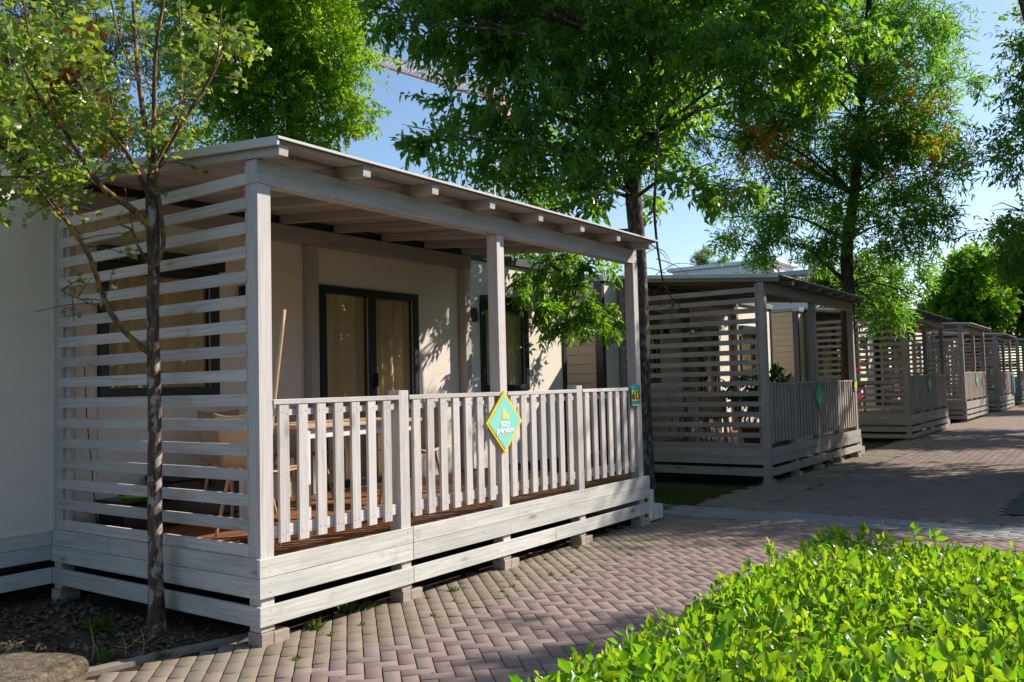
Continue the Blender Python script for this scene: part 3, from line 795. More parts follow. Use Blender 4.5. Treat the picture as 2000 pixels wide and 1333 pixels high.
def make_porch(extra=False, aged=False):
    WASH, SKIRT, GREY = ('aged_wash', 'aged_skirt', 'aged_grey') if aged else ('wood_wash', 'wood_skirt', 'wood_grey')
    root = empty('porch')
    P = root
    zb = 0.075 if not extra else 0.02
    # posts
    for i, x in enumerate((0, 1.18, 2.36, 3.54, 4.72)):
        tall = i in (0, 2, 4)
        box('post', x, 0, zb, x + .1, .1, 2.672 if tall else 1.436, WASH, P, .003)
        f = box('footing', x - .005, -.012, -.02, x + .082, .11, zb - .003, 'footing', P, .003)
        box('footing', x + .086, -.010, -.02, x + .20, .10, zb - .012, 'footing', P, .003)
    box('post', 0, DP - .115, zb, .1, DP - .015, roofz(DP - .1) - .002, WASH, P, .003)
    box('footing', -.02, DP - .13, -.03, .13, DP - .01, zb - .003, 'footing', P, .003)
    for x in (2.36, 4.72):
        box('post', x, DP - .115, .475, x + .1, DP - .015, 2.842, GREY, P, .003)
    # beams
    box('beam', 0, .002, 2.674, L, .102, 2.815, WASH, P, .003)
    box('ledger', 0.1, DP - .118, 2.845, L + .02, DP - .02, 2.99, GREY, P, .003)
    # rafters and roof
    ang = math.atan(GS)
    for i in range(8):
        x = i * .672
        o = box('rafter', 0, 0, 0, .07, 2.43, .07, GREY, P, .002)
        o.location = (x, -.195, roofz(-.195) + .002); o.rotation_euler = (ang, 0, 0)
    for k in range(21):
        y = -.205 + k * .1165
        o = box('roof_board', 0, 0, 0, 4.855, .1135, .014, GREY, P, .002)
        o.location = (-.015, y, roofz(y) + .0735); o.rotation_euler = (ang, 0, 0)
    o = box('roof_sheet', 0, 0, 0, 4.90, 2.52, .012, 'roof_top', P, .001)
    o.location = (-.035, -.225, roofz(-.225) + .089); o.rotation_euler = (ang, 0, 0)
    o = box('drip_edge', 0, 0, 0, 4.90, .008, .016, 'roof_sheet', P, .001)
    o.location = (-.035, -.234, roofz(-.234) + .087); o.rotation_euler = (ang, 0, 0)
    o = box('fascia', 0, 0, 0, .02, 2.50, .052, 'roof_sheet', P, .002)
    o.location = (-.036, -.222, roofz(-.222) + .052); o.rotation_euler = (ang, 0, 0)
    # skirting
    zs = [(.386, .494), (.270, .383), (.112, .224)]
    if extra: zs.append((-.035, .060))
    for k, (a, b) in enumerate(zs):
        box('skirting_board', -.022, -.022, a, 1.277, -.001, b, SKIRT, P, .002)
        box('skirting_board', 1.281, -.022, a, 3.10 if k == 2 else L + .087, -.001, b, SKIRT, P, .002)
        if k == 2: box('skirting_board', 3.103, -.022, a, L + .087, -.001, b, SKIRT, P, .002)
        box('skirting_board', -.023, 0.0, a, -.001, DP - .004, b, SKIRT, P, .002)
        box('skirting_board', L + .002, 0.0, a, L + .024, DP - .004, b, SKIRT, P, .002)
    # deck
    for k in range(15):
        y = .012 + k * .1525
        box('deck_board', -.0, y + (.1 if False else 0), .447, L, y + .147, .472, 'deck_wood', P, .002)
    box('joist', .12, .12, .30, L - .1, .16, .44, GREY, P)
    # side screen of horizontal slats
    for k in range(16):
        z = 2.747 - k * .1454
        box('slat', -.001, .102, z - .070, .021, DP - .05, z, WASH, P, .002)
    box('batten', .023, .102, .50, .063, .142, 2.80, WASH, P)
    box('batten', .023, DP - .16, .50, .063, DP - .118, 2.90, WASH, P)
    # railing
    for s_ in range(4):
        x0 = .1 + s_ * 1.18; x1 = x0 + 1.08
        box('handrail', x0 + .001, -.006, 1.372, x1 - .001, .075, 1.403, WASH, P, .003)
        box('rail', x0 + .001, .022, 1.305, x1 - .001, .060, 1.348, WASH, P)
        box('rail', x0 + .001, .022, .592, x1 - .001, .060, .662, WASH, P)
        for k in range(7):
            x = x0 + .046 + k * .1465
            box('baluster', x, -.001, .558 + rg.uniform(-.004, .004), x + .075, .021, 1.371, WASH, P, .002)
    # nail heads, too small to pick apart
    V, F = [], []
    def nail(x, y, z, ax):
        b0 = len(V)
        for q in range(6):
            a = q * math.pi / 3
            V.append((x + math.cos(a) * .0035, y, z + math.sin(a) * .0035) if ax else (x, y + math.cos(a) * .0035, z + math.sin(a) * .0035))
        F.append(tuple(b0 + q for q in range(6)))
    for s_ in range(4):
        for k in range(7):
            x = .1 + s_ * 1.18 + .046 + k * .1465
            for zz in (.61, 1.325):
                nail(x + .02, -.0022, zz + rg.uniform(-.01, .01), 1); nail(x + .055, -.0022, zz + rg.uniform(-.01, .01), 1)
    for a, b in zs:
        for x in (.05, 1.22, 1.33, 2.41, 3.59, 4.78):
            nail(x, -.0232, a + .03, 1); nail(x, -.0232, b - .03, 1)
        for y in (.05, 1.1, 2.2):
            nail(-.0242, y, a + .03, 0); nail(-.0242, y, b - .03, 0)
    o = obj('nail', mesh_from(V, F), 'nail', P); o['kind'] = 'stuff'
    # step at the open end
    st = None
    for x0, x1, h in ((L + .092, L + .215, .335), (L + .217, L + .42, .165)):
        box('step_tread', x0, .022, h - .03, x1 + .01, 1.10, h, SKIRT, P)
        n = 2 if h > .2 else 3
        w = (x1 - x0) / n
        for k in range(n):
            box('step_board', x0 + k * w + .001, .0, .02, x0 + (k + 1) * w - .001, .020, h, SKIRT, P)
    box('step_board', L + .42, .022, .02, L + .44, 1.10, .133, SKIRT, P)
    return root

PORCH = make_porch(False)
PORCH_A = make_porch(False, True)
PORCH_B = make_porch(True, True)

# ================================================================== MOBILE HOME
def window(parent, x0, x1, z0, z1, Y, split=None, name='window', handle=False):
    """frame, panes and a curtain: a child of its home"""
    w = empty(name); w.parent = parent; KIDS.setdefault(parent.name, []).append(w)
    t = .075
    box('frame', x0, Y - .035, z0, x0 + t, Y + .05, z1, 'anthracite', w, .003)
    box('frame', x1 - t, Y - .035, z0, x1, Y + .05, z1, 'anthracite', w, .003)
    box('frame', x0 + t, Y - .033, z1 - t, x1 - t, Y + .05, z1, 'anthracite', w, .003)
    box('frame', x0 + t, Y - .033, z0, x1 - t, Y + .05, z0 + t, 'anthracite', w, .003)
    xs = [x0 + t, x1 - t]
    if split:
        box('frame', split - .05, Y - .032, z0 + t, split + .05, Y + .048, z1 - t, 'anthracite', w, .003)
        xs = [x0 + t, split - .05, split + .05, x1 - t]
    for a, b in zip(xs[::2], xs[1::2]):
        box('pane', a, Y - .002, z0 + t, b, Y + .004, z1 - t, 'window_glass', w, 0)
        box('bead', a, Y - .012, z0 + t, a + .012, Y - .003, z1 - t, 'brass_steel', w, .001)
        box('bead', b - .012, Y - .012, z0 + t, b, Y - .003, z1 - t, 'brass_steel', w, .001)
    # curtain hung in folds behind the glass
    n = 110
    V, F = [], []
    for i in range(n + 1):
        x = x0 + .03 + (x1 - x0 - .06) * i / n
        y = Y + .075 + .025 * math.sin(x * 46 + math.sin(x * 11) * 1.7) + .012 * math.sin(x * 17)
        V += [(x, y, z0 + .02), (x, y + .004, z1 - .02)]
        if i: F.append((2 * i - 2, 2 * i, 2 * i + 1, 2 * i - 1))
    me = mesh_from(V, F, 'folds', True)
    uv = me.uv_layers.new(name='UVMap')
    for lp in me.loops:
        co = me.vertices[lp.vertex_index].co
        uv.data[lp.index].uv = (co.x, co.z)
    obj('curtain', me, 'curtain', w)
    if handle:
        box('handle', split + .015, Y - .075, z0 + 1.0, split + .032, Y - .035, z0 + 1.14, 'black_plastic', w, .003)
        box('threshold', x0, Y - .05, z0 - .02, x1, Y + .05, z0 - .002, 'brass_steel', w, .002)
    return w

def make_home(left):
    root = empty('mobile_home')
    Y, Z0, Z1 = DP, .46, 2.985
    P = root
    def panel(x0, x1, z0=Z0, z1=Z1): box('wall_panel', x0 + .0025, Y, z0, x1 - .0025, Y + .05, z1, 'wall_stucco', P, .002)
    if left < -1:
        panel(left, -1.3); panel(-1.3, -.004)
        box('skirting_board', left, Y - .024, .386, -.026, Y - .002, .472, 'wood_skirt', P)
        box('sill_strip', left, Y - .02, .474, -.026, Y + .02, .487, 'roof_sheet', P)
        box('skirting_board', left, Y - .024, .282, -.026, Y - .002, .383, 'wood_skirt', P)
        box('skirting_board', left, Y - .024, .112, -.026, Y - .002, .224, 'wood_skirt', P)
        box('trim', -.03, Y - .02, .49, .0, Y - .001, 2.98, 'wall_stucco', P)
        panel(-.002, .33)
    else:
        panel(left + .056, -.07); panel(-.07, .33)
    panel(.33, 1.405, Z0, 1.425); panel(.33, 1.405, 2.49, Z1)
    panel(1.405, 2.555)
    panel(2.555, 3.99, 2.484, Z1)
    panel(3.99, 4.70); panel(4.70, 5.14)
    panel(5.14, 6.15, Z0, 1.385); panel(5.14, 6.15, 2.475, Z1)
    panel(6.15, 7.01)
    window(P, .33, 1.402, 1.43, 2.485, Y)
    window(P, 5.143, 6.147, 1.39, 2.47, Y)
    window(P, 2.558, 3.987, .476, 2.48, Y, split=3.27, name='door', handle=True)
    box('shutter_box', 5.14, Y - .09, 2.47, 6.15, Y - .002, 2.56, 'anthracite', P, .004)
    box('shutter_box', .32, Y - .11, 2.486, 1.41, Y - .002, 2.60, 'anthracite', P, .004)
    for vx, vz in ((2.05, .62), (4.36, .62)):
        vt = empty('vent', (vx, Y - .012, vz)); vt.parent = P; KIDS[P.name].append(vt)
        box('vent_plate', 0, 0, 0, .16, .011, .16, 'white_plastic', vt, .003)
        for q_ in range(5): box('louvre', .015, -.006, .02 + q_ * .026, .145, -.0005, .036 + q_ * .026, 'roof_sheet', vt, .001)
    # dark corner at the far end; the near end wall clad between dark corners
    box('corner_trim', 7.012, Y - .02, Z0, 7.098, Y + .05, Z1, 'anthracite', P, .002)
    if left > -1:
        for k in range(18):
            z = .46 + k * .143
            box('cladding_board', left - .028, Y + .118, z, left - .002, 5.24, min(z + .138, 2.985), 'cladding', P, .003)
        box('corner_trim', left - .04, Y - .010, Z0, left + .055, Y + .115, 2.985, 'anthracite', P, .003)
        box('corner_trim', left - .04, 5.243, Z0, left - .001, 5.36, 2.985, 'anthracite', P, .003)
    # roof, back, floor
    x0 = left
    box('fascia', x0 - .05, Y - .05, 2.988, 7.12, Y + .10, 3.085, 'cap_metal' if left > -1 else 'fascia_metal', P, .004)
    box('roof', x0 - .05, Y + .102, 3.0, 7.12, 5.4, 3.07, 'roof_top', P, .004)
    box('back_wall', x0, 5.3, .4, 7.10, 5.36, 2.985, 'wall_stucco', P)
    box('end_wall', x0, Y + .052, .4, x0 + .05, 5.295, 2.985, 'wall_stucco', P)
    box('floor', x0 + .052, Y + .052, .40, 7.04, 5.29, .45, 'interior', P)
    box('inner_wall', x0 + .06, 3.4, .452, 7.0, 3.44, 2.98, 'interior', P)
    box('end_wall', 7.05, Y + .052, .4, 7.10, 5.295, 2.985, 'wall_stucco', P)
    # lamps
    for x, z in ((1.64, 2.12), (4.97, 2.12)):
        l = empty('wall_lamp', (x, Y - .06, z)); l.parent = P; KIDS[P.name].append(l)
        box('bracket', -.02, .02, .17, .02, .058, .27, 'black_plastic', l, .004)
        obj('shade', lathe([(.02, .10), (.042, .12), (.045, .20), (.03, .26), (.01, .275)], 12), 'black_plastic', l)
        obj('glass_tube', lathe([(.034, -.06), (.036, -.05), (.036, .10), (.03, .11)], 12), 'window_glass', l)
    return root

HOME = make_home(-4.2)
HOME_B = make_home(-.46)

UNITS = [0.0, 8.64, 18.12, 26.35, 34.7, 42.9, 51.2]
LIFT = [0, 0, .07, .13, .10, .14, .14]
PLAB = ['white-washed wooden porch with the 615 plate and the aqua diamond sign on its railing',
        'shaded wooden porch beyond the grass gap, with potted plants behind its railing',
        'fully shaded wooden porch just beyond the dark red post',
        'wooden porch with its front railing in full sun, beyond the shaded one',
        'wooden porch with a blue towel hanging at the end of its railing',
        'distant wooden porch just past the one with the blue towel',
        'last wooden porch at the far end of the path']
HLAB = ['pale mobile home behind the porch numbered 615, with a dark framed double door',
        'pale mobile home behind the shaded porch with potted plants',
        'pale mobile home behind the fully shaded porch past the dark red post',
        'pale mobile home behind the porch with the sunlit railing',
        'pale mobile home behind the porch with the blue towel',
        'pale mobile home behind the distant porch past the blue towel',
        'pale mobile home behind the last porch of the path']
for i, (x, dz) in enumerate(zip(UNITS, LIFT)):
    if i == 0: p, h = PORCH, HOME
    elif i == 1: p, h = PORCH_A, HOME_B
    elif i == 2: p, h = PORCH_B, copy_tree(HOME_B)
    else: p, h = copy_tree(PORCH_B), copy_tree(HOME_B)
    p.location = h.location = (x, 0, dz)
    tag(p, PLAB[i], 'porch', 'wooden porches along the path')
    tag(h, HLAB[i], 'mobile home', 'mobile homes in a row behind the porches')

# ================================================================== SIGNS
def diamond(loc, s, label, near):
    r = empty('diamond_sign', loc)
    def dm(h): return [(0, -h), (h * .985, 0), (0, h), (-h * .985, 0)]
    obj('border', prism_y(dm(s), 0, .012), 'yellow_paint' if near else 'green_paint', r)
    obj('face', prism_y(dm(s * .88), -.003, -.0002), 'aqua_paint' if near else 'green_paint', r)
    if near:
        # emblem: a small bird-like mark of loops above the words
        for q_, (x, z, w, h) in enumerate(((-.012, .085, .020, .022), (.004, .052, .038, .022), (-.022, .052, .016, .030), (.034, .040, .020, .018), (.0, .030, .044, .010))):
            obj('emblem', prism_y([(x + w * math.cos(a * math.pi / 5), z + h * math.sin(a * math.pi / 5)) for a in range(10)], -.0045 - .0004 * q_, -.0032 - .0001 * q_), 'print_yellow', r)
        for txt, size, z, mat in (('stay', .078, -.012, 'print_white'), ('premium', .066, -.066, 'print_white')):
            o = obj('lettering', text_mesh(txt, size, bold=.0018), mat, r, (0, -.0046, z), (R(90), 0, 0))
        for k in range(5):
            obj('emblem', prism_y([(-.034 + k * .015, -.112), (-.023 + k * .015, -.112), (-.023 + k * .015, -.101), (-.034 + k * .015, -.101)], -.0045, -.0032), 'print_yellow', r)
    else:
        o = obj('lettering', text_mesh('stay', .062), 'print_white', r, (0, -.0046, -.010), (R(90), 0, 0))
        o = obj('lettering', text_mesh('premium', .056), 'print_white', r, (0, -.0046, -.058), (R(90), 0, 0))
    tag(r, label, 'sign', 'diamond signs on the porch railings')
    return r
DS = diamond((2.385, -.022, 1.163), .247, 'aqua diamond sign with yellow border reading stay premium, on the 615 porch railing', True)
d2 = diamond((8.64 + 2.40, -.022, 1.163), .247, 'green diamond sign on the shaded porch with potted plants', False)
d3 = copy_tree(d2); d3.location = (18.12 + 2.40, -.022, 1.233); d3['label'] = 'green diamond sign on the fully shaded porch past the dark red post'
d4 = copy_tree(d2); d4.location = (26.35 + 2.40, -.022, 1.293); d4['label'] = 'green diamond sign on the sunlit railing of the fourth porch'

def number_sign(loc, txt, label):
    r = empty('number_sign', loc)
    box('plate', 0, 0, 0, .19, .008, .21, 'teal_paint', r, .001)
    box('number_field', .004, -.002, .052, .186, -.0002, .156, 'yellow_paint', r, 0)
    if txt:
        obj('lettering', text_mesh(txt, .118, bold=.0025), 'print_black', r, (.095, -.0035, .104), (R(90), 0, 0))
    box('foot_strip', .02, -.002, .006, .15, -.0003, .016, 'print_white', r, 0)
    tag(r, label, 'sign', 'number plates on the porch posts')
    return r
number_sign((4.555, -.028, 1.215), '615', 'teal and yellow plate with the number 615 on the end of the near railing')
number_sign((8.64 + 4.56, -.028, 1.215), None, 'teal and yellow plate on the end post of the shaded porch with plants')

# ================================================================== FURNITURE
def make_chair():
    r = empty('chair')
    V, F = [], []
    n = 8
    for j in range(n + 1):        # shell seat curving up into the back
        t = j / n
        if t < .5: y, z = -.22 + t * .80, .45 - .03 * math.sin(t * 2 * math.pi)
        else: y, z = .18 + (t - .5) * .16, .45 + (t - .5) * .74
        w = .22 - .03 * t
        for i in range(7):
            s_ = i / 6 * 2 - 1
            V.append((s_ * w, y - (0.03 * s_ * s_ if t > .5 else 0), z + .02 * s_ * s_))
    for j in range(n):
        for i in range(6):
            F.append((j * 7 + i, j * 7 + i + 1, j * 7 + i + 8, j * 7 + i + 7))
    me = mesh_from(V, F, 'shell', True)
    o = obj('seat_shell', me, 'wood_pale', r)
    md = o.modifiers.new('thick', 'SOLIDIFY'); md.thickness = .014
    for sx, sy in ((-1, -1), (1, -1), (-1, 1), (1, 1)):
        tube('leg', [(sx * .15, sy * .13, .44), (sx * .18, sy * .17, .22), (sx * .21, sy * .21, 0)], [.016, .014, .010], 'wood_pale', r, 8)
    return r
def make_table():
    r = empty('table')
    box('tabletop', -.62, -.38, .71, .62, .38, .738, 'wood_pale', r, .004)
    box('apron', -.56, -.345, .64, .56, -.325, .709, 'white_plastic', r)
    box('apron', -.56, .325, .64, .56, .345, .709, 'white_plastic', r)
    for sx in (-1, 1):
        for sy in (-1, 1):
            box('leg', sx * .57 - .025, sy * .34 - .025, 0, sx * .57 + .025, sy * .34 + .025, .709, 'white_plastic', r, .003)
    return r
T1_, C1_ = make_table(), make_chair()
FZ = .473
seats = [((.66, .82), 95, 'pale moulded chair at the slatted end of the table on the 615 porch'),
         ((1.15, 1.72), 0, 'pale moulded chair behind the table, nearer the slatted screen on the 615 porch'),
         ((1.80, 1.74), 0, 'pale moulded chair behind the table, nearer the door on the 615 porch'),
         ((2.42, 1.0), -80, 'pale moulded chair at the open end of the table on the 615 porch')]
for i, ((x, y), a, lab) in enumerate(seats):
    c_ = C1_ if i == 0 else copy_tree(C1_)
    c_.location = (x, y, FZ); c_.rotation_euler = (0, 0, R(a))
    tag(c_, lab, 'chair', 'pale moulded porch chairs')
T1_.location = (1.45, .95, FZ)
tag(T1_, 'pale rectangular table behind the railing of the 615 porch', 'table', 'porch tables')
t2 = copy_tree(T1_); t2.location = (8.64 + 1.35, 1.05, FZ)
tag(t2, 'pale rectangular table behind the slats of the shaded porch', 'table', 'porch tables')
for (x, y), a, lab in [((.55, 1.0), 100, 'pale chair at the slatted end of the table on the shaded porch'), ((1.1, 1.75), 0, 'pale chair behind the table of the shaded porch, nearer its slats'),
                       ((1.7, 1.7), 5, 'pale chair behind the table of the shaded porch, farther from its slats'), ((2.35, 1.0), -85, 'pale chair at the open end of the table on the shaded porch')]:
    c_ = copy_tree(C1_); c_.location = (8.64 + x, y, FZ); c_.rotation_euler = (0, 0, R(a))
    tag(c_, lab, 'chair', 'pale moulded porch chairs')
t3 = copy_tree(T1_); t3.location = (18.12 + 1.4, 1.1, FZ + .07)
tag(t3, 'pale rectangular table behind the slats of the fully shaded porch', 'table', 'porch tables')

b_ = empty('broom', (.24, .30, FZ))
tube('handle', [(0.0, .0, .10), (.10, .0, .80), (.205, .0, 1.50)], [.0125, .0125, .0125], 'wood_pale', b_, 10)
o = box('brush_head', -.13, -.03, .055, .17, .03, .10, 'red_brown', b_, .005)
V, F = [], []
for i in range(16):
    for j in range(3):
        x, y = -.12 + i * .019, -.022 + j * .022
        q = len(V)
        V += [(x - .006, y - .006, .055), (x + .006, y - .006, .055), (x, y + .007, .055), (x + rg.uniform(-.012, .012), y + rg.uniform(-.012, .012), 0)]
        F += [(q, q + 1, q + 3), (q + 1, q + 2, q + 3), (q + 2, q, q + 3)]
o = obj('bristle', mesh_from(V, F), 'straw', b_); o['kind'] = 'stuff'
tag(b_, 'wooden broom leaning in the front corner of the 615 porch, pale handle up', 'broom')

bx = empty('storage_box', (.72, 1.90, FZ))
box('body', -.02, 0, 0, .66, .36, .30, 'slate_plastic', bx, .01)
box('lid', -.035, -.012, .302, .675, .372, .345, 'slate_plastic', bx, .012)
box('latch', .30, -.024, .24, .36, -.013, .31, 'black_plastic', bx, .004)
tag(bx, 'dark slate storage box against the wall behind the slats of the 615 porch', 'box')
bk = empty('black_crate', (.20, 1.72, FZ))
box('body', 0, 0, 0, .46, .36, .20, 'black_plastic', bk, .015)
box('rim', -.012, -.012, .202, .472, .372, .222, 'black_plastic', bk, .006)
tag(bk, 'low black crate behind the slats with a green hose on it', 'crate')
pts = []
for k in range(40):
    a = k * .55
    pts.append((.42 + (.14 + .02 * math.sin(k)) * math.cos(a), 1.90 + (.10 + .015 * math.cos(k * 1.7)) * math.sin(a), FZ + .235 + .012 * (k // 11) + .004 * math.sin(k * 2)))
ho = tube('garden_hose', pts, [.011] * len(pts), 'green_rubber', None, 6)
tag(ho, 'bright green hose coiled on the black crate behind the slats', 'hose')
cb = tube('cable', [(.16, 2.19, 1.70), (.18, 2.19, 1.3), (.22, 2.19, .9), (.25, 2.18, .49)], [.004] * 4, 'black_plastic', None, 6)
tag(cb, 'thin black cable hanging down the wall behind the slats', 'cable')
cb = tube('cable', [(.195, 2.20, 1.69), (.225, 2.20, 1.3), (.26, 2.2, .9), (.30, 2.19, .49)], [.004] * 4, 'white_plastic', None, 6)
tag(cb, 'thin pale cable hanging beside the black cable behind the slats', 'cable')

# blue towel on the fifth porch
V, F = [], []
for i in range(9):
    for j in range(8):
        u, v = i / 8, j / 7
        V.append((34.7 + 4.25 + u * .55, -.075 - .03 * math.sin(u * 9 + v) * v, 1.53 - v * .95 - .05 * math.sin(u * 5)))
for i in range(8):
    for j in range(7): F.append((i * 8 + j, i * 8 + j + 1, i * 8 + j + 9, i * 8 + j + 8))
tw_ = obj('towel', mesh_from(V, F, 'towel', True), 'blue_cloth')
md = tw_.modifiers.new('thick', 'SOLIDIFY'); md.thickness = .012
tag(tw_, 'blue towel hanging over the end of the far porch railing', 'towel')

# dark red post with pink flowers
rp = empty('red_post', (14.62, .42, 0))
box('shaft', -.06, -.06, -.05, .06, .06, 1.62, 'red_brown', rp, .012)
box('cap', -.075, -.075, 1.622, .075, .075, 1.70, 'red_brown', rp, .02)
box('bracket', -.05, -.14, 1.02, .05, -.062, 1.10, 'red_brown', rp, .01)
def blossom(x, y, z, n, seed):
    g_ = np.random.default_rng(seed)
    d = unit(g_.normal(size=(n, 3))); B = np.array([x, y, z]) + d * .05
    V, FF, t = leaves_geo(B, d + g_.normal(size=(n, 3)) * .3, g_.normal(size=(n, 3)), np.full(n, .06), np.full(n, .05), g_.random(n))
    return np_mesh(V, FF, t, 'pink_petal')
obj('blossom', blossom(.10, -.10, 1.63, 60, 1), 'pink_petal', rp)
obj('blossom', blossom(.15, -.16, 1.08, 60, 2), 'pink_petal', rp)
tag(rp, 'dark red post carrying bunches of pink flowers beside the step of the shaded porch', 'post')

# ================================================================== PLANTS
def arr_cat(*a):
    return tuple(np.concatenate([x[i] for x in a]) for i in range(6))

def tree(name, label, group, trunk, blobs, leafmat, barkmat, n, per, slen, LL, WW, tr=(.12, .05), seed=1, droop=.35, singles=0, extra=None, flowers=None, shell=2.4, T=LEAF_T, F=LEAF_F, each=True, twigs=4, jit=.35, spread=.9, limb=None):
    b0 = Vector(trunk[0][:3])
    r = empty(name, (0, 0, 0))
    nT = len(trunk)
    rad = [tr[0] + (tr[1] - tr[0]) * i / (nT - 1) for i in range(nT)]
    rad[0] *= 1.25
    tube('trunk', [p[:3] for p in trunk], rad, barkmat, r, 12, .10, seed)
    if limb: tube('branch', limb, [.12, .105, .10, .085, .07], barkmat, r, 12, .06, 4)
    tw = limbs(r, trunk, blobs, barkmat, tr[0] * .5, seed + 1, each=each, twigs=twigs)
    if tw: twig_tubes(r, tw, barkmat)
    a = sprigs(seed + 2, blobs, n, per, slen, LL, WW, droop, shell, spread, jit)
    crown(r, a[:6], leafmat, singles, T, F)
    if flowers:
        f = sprigs(seed + 3, flowers[0], flowers[1], 6, .10, .08, .03, -.2, 1.4, .9, .5, 2)
        o = crown(r, f[:6], 'flower_orange', 0, name='flowers'); o.name = 'blossom'
    tag(r, label, 'tree', group)
    return r

# --- the young maple in front of the slatted screen
tm = empty('young_maple')
g1 = np.random.default_rng(11)
LB, LD, LN = [], [], []
paths = []
NOLEAF = {'trunk': 1.0, 'A': .7, 'H': .25, 'J': .42, 'L': .55}
for nm, pl in DATA['T1'].items():
    pts = [Vector(p[:3]) for p in pl]; rad = [p[3] for p in pl]
    if nm == 'trunk':
        pts[0].z -= .06
        V, F, Q = tube_geo(pts, [rad[0] * 1.05] + [q * (.78 if i_ < 6 else .98) for i_, q in enumerate(rad[1:])], 14, .12, 3)
        obj('trunk', mesh_from(V, F, 'trunk', True), 'bark_spotted', tm)
        continue
    V, F, Q = tube_geo(pts, [q * .78 for q in rad], 8, .10, len(nm) + ord(nm[0]))
    obj('branch', mesh_from(V, F, 'branch', True), 'bark_lichen', tm)
    seg = [(Q[i], Q[i + 1]) for i in range(len(Q) - 1)]
    total = sum((b - a).length for a, b in seg)
    acc = 0
    for a, b in seg:
        l = (b - a).length; t = acc / total; acc += l
        if t < NOLEAF.get(nm, .05): continue
        for k in range(max(1, int(l / .046 * (.7 + .6 * random.random())))):
            p = a.lerp(b, random.random())
            # side shoot
            d = Vector((random.gauss(0, 1), random.gauss(0, 1), random.gauss(.35, .7))).normalized()
            sl_ = random.uniform(.04, .30) * (1.0 if t < .8 else .7)
            e = p + d * sl_
            if sl_ > .14: paths.append(([p, p.lerp(e, .5) + Vector((0, 0, .01)), e], [.004, .003, .002]))
            nl = random.randint(2, 5)
            for q in range(nl):
                c = p.lerp(e, random.uniform(.5, 1.0))
                LB.append(c + Vector((random.gauss(0, .025), random.gauss(0, .025), random.gauss(0, .02))))
                dd = d * .5 + Vector((random.gauss(0, .8), random.gauss(0, .8), random.gauss(-.45, .4)))
                LD.append(dd); LN.append((random.gauss(0, .5), random.gauss(0, .5), 1))
# denser foliage of the left half of the crown
den = []
for (i, j, k) in (('H', 3, .36), ('H', 4, .36), ('H', 5, .34), ('H', 6, .34), ('I', 2, .28), ('I', 3, .28), ('I', 4, .24), ('O', 2, .36), ('O', 3, .36), ('O', 4, .36), ('K', 3, .28), ('K', 4, .3), ('J', 7, .26), ('J', 8, .3), ('J', 9, .34), ('M', 1, .3), ('M', 2, .34), ('M', 3, .34), ('S', 2, .28), ('S', 1, .3), ('U', 1, .34), ('U', 2, .36), ('Q', 1, .26), ('Q', 2, .24), ('C', 1, .2), ('B', 1, .2), ('B', 2, .18), ('E', 3, .2), ('D', 2, .18), ('C', 2, .2), ('B', 0, .16), ('G', 3, .16), ('L', 2, .10), ('L', 3, .12), ('L', 1, .07)):
    p = DATA['T1'][i][j]; den.append((p[0], p[1], p[2] + .02, k))
a2 = sprigs(21, den, 850, 6, .15, .046, .042, .45, 2.0, .9, .5)
n1 = len(LB)
a1 = (np.array([tuple(x) for x in LB]), unit(np.array([tuple(x) for x in LD])), np.array(LN, float), .043 * (.6 + .6 * g1.random(n1)), .040 * (.7 + .4 * g1.random(n1)), g1.random(n1) * .999)
twig_tubes(tm, paths, 'bark_lichen')
crown(tm, arr_cat(a1, a2), 'leaf_maple', 280, LOBE_T, LOBE_F)
tag(tm, 'young tree with a slender spotted trunk and sparse leaves in front of the slatted screen', 'tree', 'trees round the mobile homes')

# --- the large ash between the first two porches
tb = DATA['trunks']
ash = empty('ash_tree')
tube('trunk', [tuple(tb['T3'][0][:2]) + (-.08,)] + tb['T3'][1:], [.14, .115, .11, .108, .112, .09, .075, .06, .045], 'bark_grey', ash, 12, .12, 5)
tube('trunk', tb['T3b'], [.07, .055, .045, .035, .02], 'bark_grey', ash, 9, .1, 6)
t3tr = tb['T3'] + tb['T3b']
tw = limbs(ash, t3tr, DATA['T3'], 'bark_grey', .045, 9, start=.3, twigs=5)
tw += limbs(ash, [tb['T3'][3], tb['T3'][4]], DATA['T3h'][:2], 'bark_grey', .02, 10, start=0, twigs=3)
hb = [Vector(b[:3]) for b in DATA['T3h']]
tube('branch', [tb['T3'][3], tuple(Vector(tb['T3'][3]).lerp(hb[8], .55) + Vector((0, 0, .12))), tuple(hb[8].lerp(hb[0], .5) + Vector((0, 0, .16))), tuple(hb[0]), tuple(hb[1]), tuple(hb[3])], [.04, .034, .026, .018, .012, .006], 'bark_grey', ash, 8, .1, 2)
for a, b in ((0, 1), (1, 2), (1, 3), (1, 4), (4, 5), (3, 6), (0, 7), (4, 9), (0, 8)):
    tw.append(([hb[a], hb[a].lerp(hb[b], .5) + Vector((0, 0, .03)), hb[b]], [.010, .007, .004]))
vn = tb['vine']
tube('branch', vn, [.022, .02, .018, .016, .014, .011, .008, .005], 'bark_dark', ash, 6, .1, 3)
rgv = random.Random(8)
for k in range(26):
    p = Vector(vn[rgv.randint(2, len(vn) - 1)]) + Vector((rgv.uniform(-.05, .05), rgv.uniform(-.05, .05), rgv.uniform(-.3, .3)))
    s_ = CAM_R * rgv.uniform(-.45, .45)
    e = p + s_ + Vector((0, rgv.uniform(-.2, .2), rgv.uniform(-.45, .12)))
    tw.append(([p, p.lerp(e, .5) + Vector((0, 0, .08)), e], [.006, .004, .002]))
twig_tubes(ash, tw, 'bark_grey')
